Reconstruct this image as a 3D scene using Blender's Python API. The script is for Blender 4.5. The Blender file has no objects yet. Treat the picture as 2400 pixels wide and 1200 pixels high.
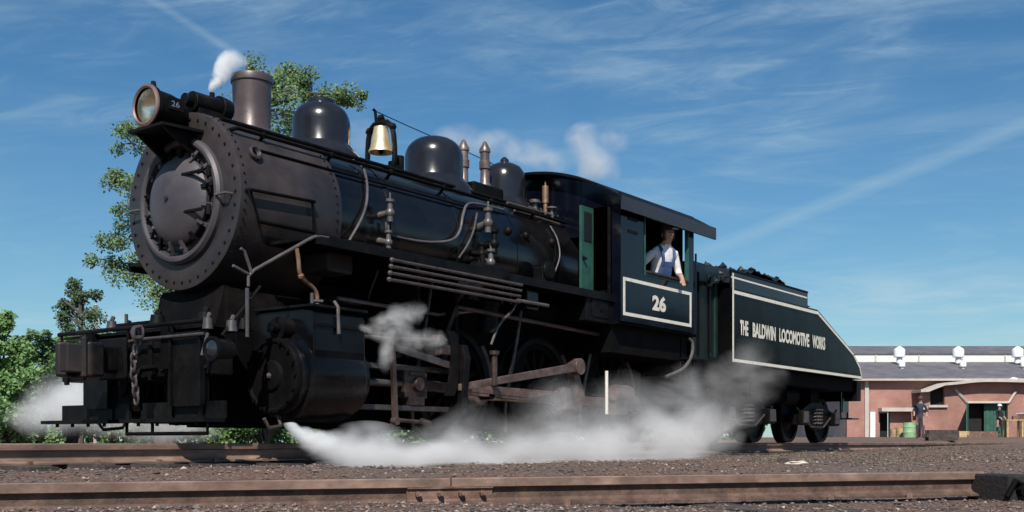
import bpy, bmesh, math, random
import numpy as np
from mathutils import Vector, Matrix, noise as mnoise
random.seed(26)
S = bpy.context.scene
PI = math.pi
COL = S.collection

# ------------------------------------------------------------------ camera
FPX, VPX, YH = 2600.0, 3110.0, 1036.0          # focal length / rail vanishing point / horizon, in 2400 px units
TH = math.atan((VPX - 1200) / FPX)
VD = Vector((math.cos(TH), math.sin(TH), 0)); RT = Vector((math.sin(TH), -math.cos(TH), 0))
CAM = -(VD * 10.2 + RT * ((427 - 1200) / FPX * 10.2))
CAM.z = 0.0
cd = bpy.data.cameras.new('camera'); co = bpy.data.objects.new('camera', cd); COL.objects.link(co)
co.location = CAM
co.rotation_euler = (PI / 2, 0, TH - PI / 2)
cd.sensor_width = 36; cd.lens = 36 * FPX / 2400; cd.shift_y = (YH - 600) / 2400
cd.clip_start = 0.05; cd.clip_end = 6000
S.camera = co

# ------------------------------------------------------------------ world
SUN_EL = math.radians(46)
sun_h = Matrix.Rotation(math.radians(-3), 3, 'Z') @ VD        # horizontal travel direction of the light
SUN_TRAVEL = Vector((sun_h.x * math.cos(SUN_EL), sun_h.y * math.cos(SUN_EL), -math.sin(SUN_EL)))
W = bpy.data.worlds.new('World'); S.world = W; W.use_nodes = True
wn = W.node_tree.nodes; wl = W.node_tree.links
bg = wn['Background']; bg.inputs[1].default_value = 0.084
sky = wn.new('ShaderNodeTexSky'); sky.sky_type = 'NISHITA'; sky.sun_disc = False
sky.sun_elevation = SUN_EL; sky.sun_rotation = math.atan2(-sun_h.x, -sun_h.y)
sky.air_density = 1.0; sky.dust_density = 0.35; sky.ozone_density = 2.2

def pixdir(x, y):
    return (VD + RT * ((x - 1200) / FPX) + Vector((0, 0, (YH - y) / FPX))).normalized()

def wmath(op, a, b=None, c=None, clamp=False):
    n = wn.new('ShaderNodeMath'); n.operation = op; n.use_clamp = clamp
    for i, v in enumerate((a, b, c)):
        if v is None: continue
        if isinstance(v, (int, float)): n.inputs[i].default_value = v
        else: wl.new(v, n.inputs[i])
    return n.outputs[0]

def wvec(op, a, b=None):
    n = wn.new('ShaderNodeVectorMath'); n.operation = op
    for i, v in enumerate((a, b)):
        if v is None: continue
        if isinstance(v, (tuple, Vector)): n.inputs[i].default_value = tuple(v)
        else: wl.new(v, n.inputs[i])
    return n

tc = wn.new('ShaderNodeTexCoord'); gdir = tc.outputs['Generated']
hsv = wn.new('ShaderNodeHueSaturation'); hsv.inputs['Saturation'].default_value = 1.28; hsv.inputs['Value'].default_value = 1.0
wl.new(sky.outputs[0], hsv.inputs['Color'])
gam = wn.new('ShaderNodeMix'); gam.data_type = 'RGBA'; gam.blend_type = 'MULTIPLY'; gam.inputs['Factor'].default_value = 1
wl.new(hsv.outputs[0], gam.inputs['A']); gam.inputs['B'].default_value = (.64, .95, 1.02, 1)
# cirrus: a flat cloud sheet seen in perspective, streaks stretched along one wind direction
sx = wn.new('ShaderNodeSeparateXYZ'); wl.new(gdir, sx.inputs[0])
zz = wmath('ADD', wmath('MAXIMUM', sx.outputs[2], 0.0), 0.12)
cx_ = wmath('DIVIDE', sx.outputs[0], zz); cy_ = wmath('DIVIDE', sx.outputs[1], zz)
cmb = wn.new('ShaderNodeCombineXYZ'); wl.new(cx_, cmb.inputs[0]); wl.new(cy_, cmb.inputs[1])
def cirrus(rot, scale, nscale, det, lo, hi, seed):
    m0 = wn.new('ShaderNodeMapping'); m0.inputs['Rotation'].default_value = (0, 0, rot); wl.new(cmb.outputs[0], m0.inputs[0])
    mp = wn.new('ShaderNodeMapping')
    mp.inputs['Scale'].default_value = scale; mp.inputs['Location'].default_value = (seed, seed * .7, 0)
    wl.new(m0.outputs[0], mp.inputs[0])
    n = wn.new('ShaderNodeTexNoise'); n.inputs['Scale'].default_value = nscale; n.inputs['Detail'].default_value = det
    n.inputs['Roughness'].default_value = .62; n.inputs['Distortion'].default_value = .7
    wl.new(mp.outputs[0], n.inputs['Vector'])
    r = wn.new('ShaderNodeMapRange'); r.inputs[1].default_value = lo; r.inputs[2].default_value = hi
    r.interpolation_type = 'SMOOTHERSTEP'
    wl.new(n.outputs[0], r.inputs[0]); return r.outputs[0]
streak = cirrus(PI / 2 - TH + .25, (.7, 1.15, 1), 1.9, 11, .40, .78, 3.1)
broad = cirrus(.4, (1, 1, 1), .55, 3, .40, .66, 7.7)
fine = cirrus(PI / 2 - TH + .30, (.6, 1.5, 1), 7, 8, .40, .80, 1.3)
cl = wmath('MULTIPLY', wmath('ADD', wmath('MULTIPLY', streak, .44), wmath('MULTIPLY', fine, .34)), wmath('ADD', wmath('MULTIPLY', broad, .85), .15))
low = wn.new('ShaderNodeMapRange'); low.inputs[1].default_value = .0; low.inputs[2].default_value = .07
wl.new(sx.outputs[2], low.inputs[0])
cl = wmath('MULTIPLY', cl, low.outputs[0])
def contrail(p, q, width, strength, soft_p=.06, soft_q=.06):
    a, b = pixdir(*p), pixdir(*q); n = a.cross(b).normalized(); t = (b - a).normalized()
    nn = wn.new('ShaderNodeTexNoise'); nn.inputs['Scale'].default_value = 16; nn.inputs['Detail'].default_value = 4
    wl.new(gdir, nn.inputs['Vector'])
    d = wmath('ADD', wvec('DOT_PRODUCT', gdir, n).outputs['Value'], wmath('MULTIPLY', wmath('SUBTRACT', nn.outputs[0], .5), width * .8))
    m = wmath('SUBTRACT', 1.0, wmath('DIVIDE', wmath('ABSOLUTE', d), width), clamp=True)
    s = wvec('DOT_PRODUCT', gdir, t).outputs['Value']
    e0 = wmath('DIVIDE', wmath('SUBTRACT', s, a.dot(t) - soft_p), soft_p, clamp=True)
    e1 = wmath('DIVIDE', wmath('SUBTRACT', b.dot(t) + soft_q, s), soft_q, clamp=True)
    return wmath('MULTIPLY', wmath('MULTIPLY', wmath('POWER', m, .8), wmath('MULTIPLY', e0, e1)),
                 wmath('MULTIPLY', wmath('ADD', nn.outputs[0], .45), strength))
tr = wmath('ADD', contrail((1700, 570), (2420, 285), .008, .20), contrail((330, -20), (640, 185), .0045, .17, .2, .03))
veil = wmath('MULTIPLY', wmath('POWER', 2.718, wmath('MULTIPLY', wmath('MAXIMUM', sx.outputs[2], 0.0), -7.5)), wmath('ADD', wmath('ADD', wmath('MULTIPLY', broad, .35), wmath('MULTIPLY', streak, .45)), .50))
cl = wmath('ADD', cl, tr, clamp=True)
cl = wmath('SUBTRACT', 1.0, wmath('MULTIPLY', wmath('SUBTRACT', 1.0, cl), wmath('SUBTRACT', 1.0, veil)), clamp=True)
mix = wn.new('ShaderNodeMix'); mix.data_type = 'RGBA'
wl.new(cl, mix.inputs['Factor']); wl.new(gam.outputs['Result'], mix.inputs['A']); mix.inputs['B'].default_value = (5.8, 7.6, 8.4, 1)
wl.new(mix.outputs['Result'], bg.inputs[0])

# ------------------------------------------------------------------ sun, exposure
sd = bpy.data.lights.new('sun', 'SUN'); sd.energy = 5.0; sd.angle = math.radians(.53); sd.color = (1, .95, .87)
so = bpy.data.objects.new('sun', sd); COL.objects.link(so); so.location = (-20, -20, 30)
so.rotation_euler = SUN_TRAVEL.to_track_quat('-Z', 'Y').to_euler()
vs = S.view_settings; vs.view_transform = 'Standard'; vs.look = 'None'; vs.exposure = 0.08; vs.gamma = 1.0; vs.use_curve_mapping = False
S.render.engine = 'CYCLES'
cy = S.cycles
cy.use_denoising = True; cy.use_adaptive_sampling = True; cy.adaptive_threshold = .015
cy.max_bounces = 22; cy.volume_bounces = 20; cy.transparent_max_bounces = 16
cy.volume_step_rate = 1.0; cy.volume_max_steps = 256; cy.caustics_reflective = False; cy.caustics_refractive = False
cy.sample_clamp_indirect = 6

# ------------------------------------------------------------------ coordinates
def at(x, y, depth):
    """world point seen at photo position (x, y) at that distance along the view"""
    return CAM + depth * (VD + RT * ((x - 1200) / FPX) + Vector((0, 0, (YH - y) / FPX)))
def onY(x, y, Y):
    d = VD + RT * ((x - 1200) / FPX) + Vector((0, 0, (YH - y) / FPX))
    return CAM + d * ((Y - CAM.y) / d.y)
def smooth(a, b, x):
    t = max(0, min(1, (x - a) / (b - a))); return t * t * (3 - 2 * t)

# ------------------------------------------------------------------ materials
MATS = {}
def mat(name, col, rough=.5, metal=0., var=.25, scale=6., spec=.5, col2=None, mixlo=.45, mixhi=.65, bump=0., bscale=40., coat=0., detail=6, streak=None, rvar=.15):
    if name in MATS: return MATS[name]
    m = bpy.data.materials.new(name); m.use_nodes = True; MATS[name] = m
    nt = m.node_tree; n = nt.nodes; l = nt.links; p = n['Principled BSDF']
    t = n.new('ShaderNodeTexCoord'); src = t.outputs['Object']
    if streak:
        mp = n.new('ShaderNodeMapping'); mp.inputs['Scale'].default_value = streak; l.new(src, mp.inputs[0]); src = mp.outputs[0]
    a = n.new('ShaderNodeTexNoise'); a.inputs['Scale'].default_value = scale; a.inputs['Detail'].default_value = detail; a.inputs['Roughness'].default_value = .6
    l.new(src, a.inputs['Vector'])
    r = n.new('ShaderNodeMapRange'); r.inputs[1].default_value = .3; r.inputs[2].default_value = .7
    r.inputs[3].default_value = 1 - var; r.inputs[4].default_value = 1 + var; l.new(a.outputs[0], r.inputs[0])
    base = n.new('ShaderNodeMix'); base.data_type = 'RGBA'
    base.inputs['A'].default_value = (*col, 1); base.inputs['B'].default_value = (*(col2 or col), 1)
    b = n.new('ShaderNodeTexNoise'); b.inputs['Scale'].default_value = scale * .45; b.inputs['Detail'].default_value = 8; b.inputs['Roughness'].default_value = .68
    mp2 = n.new('ShaderNodeMapping'); mp2.inputs['Location'].default_value = (3.3, 1.7, 9.1); l.new(src, mp2.inputs[0]); l.new(mp2.outputs[0], b.inputs['Vector'])
    r2 = n.new('ShaderNodeMapRange'); r2.inputs[1].default_value = mixlo; r2.inputs[2].default_value = mixhi; l.new(b.outputs[0], r2.inputs[0])
    l.new(r2.outputs[0], base.inputs['Factor'])
    mul = n.new('ShaderNodeMix'); mul.data_type = 'RGBA'; mul.blend_type = 'MULTIPLY'; mul.inputs['Factor'].default_value = 1
    l.new(base.outputs['Result'], mul.inputs['A']); l.new(r.outputs[0], mul.inputs['B']); l.new(mul.outputs['Result'], p.inputs['Base Color'])
    p.inputs['Metallic'].default_value = metal; p.inputs['Specular IOR Level'].default_value = spec
    r3 = n.new('ShaderNodeMapRange'); r3.inputs[1].default_value = .3; r3.inputs[2].default_value = .7
    r3.inputs[3].default_value = max(.02, rough - rvar * rough); r3.inputs[4].default_value = min(1, rough + rvar * rough); l.new(b.outputs[0], r3.inputs[0]); l.new(r3.outputs[0], p.inputs['Roughness'])
    p.inputs['Coat Weight'].default_value = coat; p.inputs['Coat Roughness'].default_value = .08
    if bump:
        c = n.new('ShaderNodeTexNoise'); c.inputs['Scale'].default_value = bscale; c.inputs['Detail'].default_value = 4; l.new(src, c.inputs['Vector'])
        bp = n.new('ShaderNodeBump'); bp.inputs['Strength'].default_value = bump; bp.inputs['Distance'].default_value = .02
        l.new(c.outputs[0], bp.inputs['Height']); l.new(bp.outputs[0], p.inputs['Normal'])
    return m

M_SMOKE = mat('graphite_paint', (.030, .0255, .028), .46, .1, .4, 3, col2=(.052, .037, .033), mixlo=.42, mixhi=.75, rvar=.35, bump=.06, bscale=30)
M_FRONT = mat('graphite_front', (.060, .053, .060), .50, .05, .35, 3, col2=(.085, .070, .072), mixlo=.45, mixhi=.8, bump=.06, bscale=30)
M_GLOSS = mat('gloss_black_paint', (.004, .0045, .006), .15, 0, .3, 3, spec=.48, col2=(.008, .007, .007), bump=.05, bscale=4, rvar=.6)
M_CYL = mat('cylinder_jacket', (.004, .0045, .006), .22, 0, .4, 4, spec=.2, col2=(.009, .008, .008), rvar=.5, bump=.02, bscale=6)
M_DOME = mat('dome_black_paint', (.017, .017, .021), .22, .1, .25, 4, spec=.55, rvar=.4, bump=.01, bscale=8)
M_CAB = mat('cab_black_paint', (.003, .0040, .009), .14, 0, .3, 3, spec=.36, rvar=.4, bump=.12, bscale=2.0)
M_BLACK = mat('grimy_black', (.0048, .0046, .005), .5, .1, .45, 9, col2=(.011, .009, .008), spec=.14, bump=.15, bscale=35)
M_UNDER = mat('underframe_black', (.004, .004, .0045), .7, 0, .4, 6, spec=.07, col2=(.008, .0065, .006), bump=.15)
M_STEEL = mat('worn_steel', (.115, .105, .105), .42, .5, .3, 12, col2=(.09, .06, .05), mixlo=.4, mixhi=.7)
M_RUST = mat('rusty_iron', (.16, .085, .06), .75, .1, .4, 14, col2=(.25, .16, .13), bump=.3, bscale=60)
M_RODS = mat('rod_steel', (.10, .062, .052), .45, .35, .4, 9, col2=(.20, .14, .12), mixlo=.4, mixhi=.6, bump=.1)
M_ROD2 = mat('oily_rod_steel', (.060, .038, .032), .45, .3, .4, 10, col2=(.12, .08, .068), mixlo=.45, mixhi=.7, bump=.1)
M_PIPE = mat('weathered_pipe', (.14, .12, .115), .42, .35, .3, 10, col2=(.06, .048, .042), mixlo=.5, mixhi=.75)
M_BRASS = mat('polished_brass', (.94, .68, .36), .38, .7, .15, 9, col2=(.90, .72, .46), rvar=.3)
M_COPPER = mat('dull_copper', (.35, .20, .13), .45, .6, .3, 12)
M_WHITE = mat('cream_white_paint', (.80, .76, .66), .5, 0, .08, 20, col2=(.72, .66, .55))
M_GREEN = mat('cab_green_paint', (.026, .095, .075), .45, 0, .25, 8, col2=(.018, .07, .055))
M_LENS = mat('lamp_glass', (.75, .70, .55), .15, .0, .1, 6, spec=.8)
M_COAL = mat('coal', (.012, .012, .013), .35, 0, .5, 25, bump=.5, bscale=40)
M_RAILH = mat('rail_rust', (.19, .120, .092), .65, .1, .35, 10, col2=(.29, .195, .15), bump=.12, bscale=50, streak=(.4, 1, 1))
M_TIE = mat('creosote_timber', (.050, .038, .034), .85, 0, .4, 16, col2=(.095, .072, .062), bump=.5, bscale=30)
M_GLASS = mat('window_glass', (.02, .025, .03), .06, 0, .1, 3, spec=.7)

# ------------------------------------------------------------------ mesh builder
class MB:
    def __init__(s): s.v = []; s.f = []; s.sm = []
    def add(s, vs, fs, smooth_=False):
        o = len(s.v); s.v += [Vector(v) for v in vs]; s.f += [tuple(i + o for i in f) for f in fs]; s.sm += [smooth_] * len(fs); return s
    def box(s, a, b, M=None):
        x0, y0, z0 = a; x1, y1, z1 = b
        vs = [Vector(p) for p in ((x0, y0, z0), (x1, y0, z0), (x1, y1, z0), (x0, y1, z0), (x0, y0, z1), (x1, y0, z1), (x1, y1, z1), (x0, y1, z1))]
        if M: vs = [M @ v for v in vs]
        return s.add(vs, [(0, 3, 2, 1), (4, 5, 6, 7), (0, 1, 5, 4), (1, 2, 6, 5), (2, 3, 7, 6), (3, 0, 4, 7)])
    def cbox(s, c, d, M=None):
        return s.box(tuple(c[i] - d[i] / 2 for i in range(3)), tuple(c[i] + d[i] / 2 for i in range(3)), M)
    def lathe(s, origin, axis, prof, n=32, a0=0, a1=2 * PI):
        """prof: list of (distance along axis, radius)"""
        ax = Vector(axis).normalized(); u = ax.orthogonal().normalized(); w = ax.cross(u); o = Vector(origin)
        full = abs(a1 - a0 - 2 * PI) < 1e-6; k = n if full else n + 1
        vs = []; fs = []
        for t, r in prof:
            for i in range(k):
                an = a0 + (a1 - a0) * i / n
                vs.append(o + ax * t + (u * math.cos(an) + w * math.sin(an)) * r)
        for j in range(len(prof) - 1):
            for i in range(n):
                i2 = (i + 1) % k if full else i + 1
                fs.append((j * k + i, j * k + i2, (j + 1) * k + i2, (j + 1) * k + i))
        return s.add(vs, fs, True)
    def cyl(s, p, q, r, r2=None, n=12):
        p, q = Vector(p), Vector(q); L = (q - p).length
        r2 = r if r2 is None else r2
        s.lathe(p, q - p, [(0, 1e-4), (0, r)], n); s.lathe(p, q - p, [(0, r), (L, r2)], n); s.lathe(p, q - p, [(L, r2), (L, 1e-4)], n)
        return s
    def pipe(s, pts, r, n=8):
        pts = [Vector(p) for p in pts]; vs = []; fs = []; u = None
        for i, p in enumerate(pts):
            d = (pts[min(i + 1, len(pts) - 1)] - pts[max(i - 1, 0)]).normalized()
            u = d.orthogonal().normalized() if u is None else (u - d * u.dot(d)).normalized()
            w = d.cross(u); rr = r[i] if isinstance(r, (list, tuple)) else r
            for k in range(n):
                a = 2 * PI * k / n; vs.append(p + (u * math.cos(a) + w * math.sin(a)) * rr)
        for i in range(len(pts) - 1):
            for k in range(n):
                fs.append((i * n + k, i * n + (k + 1) % n, (i + 1) * n + (k + 1) % n, (i + 1) * n + k))
        fs.append(tuple(range(n - 1, -1, -1))); fs.append(tuple((len(pts) - 1) * n + k for k in range(n)))
        return s.add(vs, fs, True)
    def sphere(s, c, r, n=12, sc=(1, 1, 1)):
        vs = []; fs = []; m = n // 2
        for j in range(m + 1):
            a = PI * j / m
            for i in range(n):
                b = 2 * PI * i / n
                vs.append(Vector(c) + Vector((math.sin(a) * math.cos(b) * sc[0], math.sin(a) * math.sin(b) * sc[1], math.cos(a) * sc[2])) * r)
        for j in range(m):
            for i in range(n): fs.append((j * n + i, (j + 1) * n + i, (j + 1) * n + (i + 1) % n, j * n + (i + 1) % n))
        return s.add(vs, fs, True)
    def prism(s, poly, fn, t0, t1):
        """poly: 2-D outline; fn(a, b, t) -> world point"""
        n = len(poly); vs = [fn(a, b, t0) for a, b in poly] + [fn(a, b, t1) for a, b in poly]
        fs = [tuple(range(n - 1, -1, -1)), tuple(range(n, 2 * n))] + [(i, (i + 1) % n, n + (i + 1) % n, n + i) for i in range(n)]
        return s.add(vs, fs)
    def build(s, name, m, parent=None, bevel=0., merge=True, edge=35):
        me = bpy.data.meshes.new(name)
        off = Vector((0, 0, 0)); p = parent
        while p is not None: off += p.location; p = p.parent
        me.from_pydata([tuple(v - off) for v in s.v], [], s.f)
        for pl, sm in zip(me.polygons, s.sm): pl.use_smooth = sm
        bm = bmesh.new(); bm.from_mesh(me)
        if merge: bmesh.ops.remove_doubles(bm, verts=bm.verts, dist=2e-4)
        bmesh.ops.recalc_face_normals(bm, faces=bm.faces)
        for e in bm.edges:
            if len(e.link_faces) == 2 and e.calc_face_angle(0) > math.radians(edge): e.smooth = False
        bm.to_mesh(me); bm.free()
        ms = m if isinstance(m, list) else [m]
        for x in ms: me.materials.append(x)
        o = bpy.data.objects.new(name, me); COL.objects.link(o); o.parent = parent
        if bevel:
            b = o.modifiers.new('bevel', 'BEVEL'); b.width = bevel; b.segments = 2; b.limit_method = 'ANGLE'; b.angle_limit = math.radians(40)
        return o
def arc(c, r, a0, a1, n, f):
    return [f(c[0] + r * math.cos(a0 + (a1 - a0) * i / n), c[1] + r * math.sin(a0 + (a1 - a0) * i / n)) for i in range(n + 1)]
def spline(pts, k=6):
    pts = [Vector(p) for p in pts]; out = []
    P = [pts[0] * 2 - pts[1]] + pts + [pts[-1] * 2 - pts[-2]]
    for i in range(1, len(P) - 2):
        for j in range(k):
            t = j / k; a, b, c, d = P[i - 1], P[i], P[i + 1], P[i + 2]
            out.append(.5 * ((2 * b) + (c - a) * t + (2 * a - 5 * b + 4 * c - d) * t * t + (3 * b - a - 3 * c + d) * t ** 3))
    out.append(pts[-1]); return out
def tag(o, label=None, cat=None, group=None, kind=None):
    if label: o['label'] = label
    if cat: o['category'] = cat
    if group: o['group'] = group
    if kind: o['kind'] = kind
    return o
def empty(name, loc, label=None, cat=None, group=None, kind=None):
    o = bpy.data.objects.new(name, None); COL.objects.link(o); o.location = loc; o.empty_display_size = .2
    return tag(o, label, cat, group, kind)
def clone(o, parent, loc=None):
    c = o.copy(); COL.objects.link(c); c.parent = parent
    if loc is not None: c.location = loc
    for ch in list(o.children): clone(ch, c)
    return c
def text_mesh(name, txt, m, parent, origin, right, up, height, width, thick=.004, offset=.012):
    cu = bpy.data.curves.new(name, 'FONT'); cu.body = txt; cu.size = 1; cu.extrude = 0; cu.offset = offset; cu.resolution_u = 3
    t = bpy.data.objects.new(name, cu); COL.objects.link(t); bpy.context.view_layer.update()
    me = bpy.data.meshes.new_from_object(t.evaluated_get(bpy.context.evaluated_depsgraph_get()))
    bpy.data.objects.remove(t); bpy.data.curves.remove(cu)
    xs = [v.co.x for v in me.vertices]; ys = [v.co.y for v in me.vertices]
    x0, x1, y0, y1 = min(xs), max(xs), min(ys), max(ys)
    off = Vector((0, 0, 0)); p = parent
    while p is not None: off += p.location; p = p.parent
    R, U = Vector(right), Vector(up)
    for v in me.vertices:
        v.co = Vector(origin) + R * ((v.co.x - x0) / (x1 - x0) * width) + U * ((v.co.y - y0) / (y1 - y0) * height) - off
    me.materials.append(m); me.name = name
    o = bpy.data.objects.new(name, me); COL.objects.link(o); o.parent = parent
    return o

# ================================================================== GROUND
RAILZ = -0.012
NR_A, NR_B = at(0, 1132, 5.2), at(2296, 1104, 7.25)          # near rail, top of the head
NRZ = -.192
NR_A.z = NR_B.z = NRZ
NR_D = (NR_B - NR_A).normalized(); NR_N = Vector((-NR_D.y, NR_D.x, 0))   # pointing away from the camera
def ground_z(x, y, rough=True):
    p = Vector((x, y, 0)); t = (p - NR_A).dot(NR_N)
    d = (p - CAM).dot(VD); lat = (p - CAM).dot(RT)
    z = -.385 + .045 * smooth(.05, .5, t) + (1 - smooth(-.2, .3, t)) * (.015 + .062 * (1 - smooth(1.6, 3.6, (p - NR_A).dot(NR_D)))) + .135 * smooth(.5, 2.6, t)
    z += .17 * smooth(12, 30, d) * smooth(-4, 4, lat - .12 * d) + .30 * smooth(26, 62, d) * smooth(-6, 6, lat)
    bed = 1 - smooth(1.35, 2.0, abs(y))
    z = z * (1 - bed) + (-.205) * bed
    if y > 1.5 and lat < 0: z += .1 * smooth(1.6, 4, y)
    if d < 60 and rough:
        k = smooth(.05, .5, abs(t))
        z += (mnoise.noise(Vector((x * .8, y * .8, 0))) * .025 + mnoise.noise(Vector((x * 2.7, y * 2.7, 4))) * .016 + mnoise.noise(Vector((x * 8, y * 8, 9))) * .010) * (k * .9 + .1) * (1 - .6 * bed)
    return z

mg = bpy.data.materials.new('cinder_ballast'); mg.use_nodes = True; MATS['ground'] = mg
n = mg.node_tree.nodes; l = mg.node_tree.links; p = n['Principled BSDF']
t = n.new('ShaderNodeTexCoord')
def gnoise(sc, det=6, ro=.65):
    a = n.new('ShaderNodeTexNoise'); a.inputs['Scale'].default_value = sc; a.inputs['Detail'].default_value = det; a.inputs['Roughness'].default_value = ro
    l.new(t.outputs['Object'], a.inputs['Vector']); return a.outputs[0]
def gramp(src, stops):
    r = n.new('ShaderNodeValToRGB'); l.new(src, r.inputs[0]); e = r.color_ramp.elements
    e[0].position, e[0].color = stops[0][0], (*stops[0][1], 1); e[1].position, e[1].color = stops[-1][0], (*stops[-1][1], 1)
    for ps, c in stops[1:-1]:
        x = e.new(ps); x.color = (*c, 1)
    return r.outputs[0]
def gmix(f, a, b, mode='MIX'):
    m = n.new('ShaderNodeMix'); m.data_type = 'RGBA'; m.blend_type = mode
    for s, k in ((f, 'Factor'), (a, 'A'), (b, 'B')):
        if isinstance(s, float): m.inputs[k].default_value = s
        elif isinstance(s, tuple): m.inputs[k].default_value = (*s, 1)
        else: l.new(s, m.inputs[k])
    return m.outputs['Result']
c1 = gramp(gnoise(38, 5), [(.3, (.055, .042, .037)), (.5, (.155, .115, .099)), (.72, (.30, .232, .20))])
c2 = gramp(gnoise(.9, 6), [(.40, (1, 1, 1)), (.62, (1.15, .92, .78))])
c3 = gmix(1.0, c1, c2, 'MULTIPLY')
gm = n.new('ShaderNodeMapRange'); gm.inputs[1].default_value = .60; gm.inputs[2].default_value = .70; l.new(gnoise(.33, 7, .7), gm.inputs[0])
c4 = gmix(gm.outputs[0], c3, (.085, .095, .045))
l.new(c4, p.inputs['Base Color']); p.inputs['Roughness'].default_value = .95; p.inputs['Specular IOR Level'].default_value = .2
bp = n.new('ShaderNodeBump'); bp.inputs['Strength'].default_value = .8; bp.inputs['Distance'].default_value = .03
l.new(gnoise(60, 4), bp.inputs['Height']); l.new(bp.outputs[0], p.inputs['Normal'])

def build_ground():
    def axis(lo, hi, step, far, k):
        a = []; x = lo
        while x < hi: a.append(x); x += step
        st = step; r = [hi]
        while r[-1] < far: st *= k; r.append(r[-1] + st)
        st = step; q = [lo]
        while q[-1] > -far: st *= k; q.append(q[-1] - st)
        return sorted(set(q + a + r))
    xs = axis(-6, 9, .09, 3500, 1.12); ys = axis(-8, 3, .09, 3500, 1.12)
    vs = [(x, y, ground_z(x, y)) for y in ys for x in xs]; nx = len(xs)
    fs = [(j * nx + i, j * nx + i + 1, (j + 1) * nx + i + 1, (j + 1) * nx + i) for j in range(len(ys) - 1) for i in range(nx - 1)]
    me = bpy.data.meshes.new('ground'); me.from_pydata(vs, [], fs)
    for pl in me.polygons: pl.use_smooth = True
    me.materials.append(mg); o = bpy.data.objects.new('ground', me); COL.objects.link(o); o['kind'] = 'structure'
build_ground()

# loose ballast stones
def build_gravel():
    rng = random.Random(5); vs = []; fs = []; mi = []
    oct_f = [(0, 2, 4), (2, 1, 4), (1, 3, 4), (3, 0, 4), (2, 0, 5), (1, 2, 5), (3, 1, 5), (0, 3, 5)]
    k = 0
    while k < 36000:
        d = 3.6 + 17 * rng.random() ** 1.7; px = rng.uniform(-250, 2650)
        q = CAM + d * (VD + RT * ((px - 1200) / FPX))
        if abs(q.y) < .8 and -1.0 < q.x < 15 and rng.random() < .8: continue
        s = rng.choice((.004, .006, .008, .010, .013)) * rng.uniform(.7, 1.2) * (1 + .03 * d)
        if rng.random() < .01: s *= 1.8
        z = ground_z(q.x, q.y) + s * .25
        if abs((q - NR_A).dot(NR_N)) < .07: continue
        o = len(vs)
        if abs(q.y) > 1.0 or rng.random() < .4: pass
        for e in ((1, 0, 0), (-1, 0, 0), (0, 1, 0), (0, -1, 0), (0, 0, 1), (0, 0, -1)):
            w = Vector(e) * s * rng.uniform(.6, 1.25) + Vector((rng.uniform(-.4, .4), rng.uniform(-.4, .4), rng.uniform(-.3, .3))) * s
            w.z *= .6; vs.append((q.x + w.x, q.y + w.y, z + w.z))
        fs += [tuple(i + o for i in f) for f in oct_f]
        m = rng.choices((0, 1, 2), (5, 5, .6))[0]; mi += [m] * 8; k += 1
    me = bpy.data.meshes.new('gravel'); me.from_pydata(vs, [], fs)
    for m in (mat('stone_dark', (.080, .063, .057), .9, 0, .4, 30), mat('stone_mid', (.185, .142, .125), .9, 0, .35, 30), mat('stone_pale', (.40, .32, .27), .9, 0, .25, 30)): me.materials.append(m)
    me.polygons.foreach_set('material_index', mi)
    o = bpy.data.objects.new('gravel', me); COL.objects.link(o)
    tag(o, 'loose grey brown ballast stones scattered over the cinder ground', 'gravel', kind='stuff')
build_gravel()

# low weeds in patches between the tracks
def blade_patch(name, spots, m, label, seed, hh=(.04, .12), per=90, rad=.35):
    rng = random.Random(seed); vs = []; fs = []
    for q in spots:
        for i in range(per):
            a = rng.uniform(0, 2 * PI); r = rad * math.sqrt(rng.random()); x, y = q[0] + r * math.cos(a), q[1] + r * math.sin(a)
            z = ground_z(x, y) - .005; h = rng.uniform(*hh); b = rng.uniform(0, 2 * PI); w = .006 + .004 * rng.random()
            dx, dy = math.cos(b), math.sin(b); ln = rng.uniform(.1, .7) * h; o = len(vs)
            vs += [(x - dy * w, y + dx * w, z), (x + dy * w, y - dx * w, z), (x + dx * ln * .4 + dy * w * .7, y + dy * ln * .4 - dx * w * .7, z + h * .6), (x + dx * ln, y + dy * ln, z + h)]
            fs += [(o, o + 1, o + 2), (o, o + 2, o + 3)]
    me = bpy.data.meshes.new(name); me.from_pydata(vs, [], fs); me.materials.append(m)
    o = bpy.data.objects.new(name, me); COL.objects.link(o); tag(o, label, 'weeds', kind='stuff')
M_WEED = mat('weed_green', (.10, .11, .05), .8, 0, .4, 9, col2=(.16, .14, .06))
rg = random.Random(11); sp = []
for i in range(26):
    d = rg.uniform(11, 30); px = rg.uniform(1750, 2450); q = CAM + d * (VD + RT * ((px - 1200) / FPX))
    if abs(q.y) > 1.6: sp.append(q)
blade_patch('weeds', sp, M_WEED, 'sparse low weeds growing in the cinders beside the tender track', 3, hh=(.02, .06), per=45, rad=.7)

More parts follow.
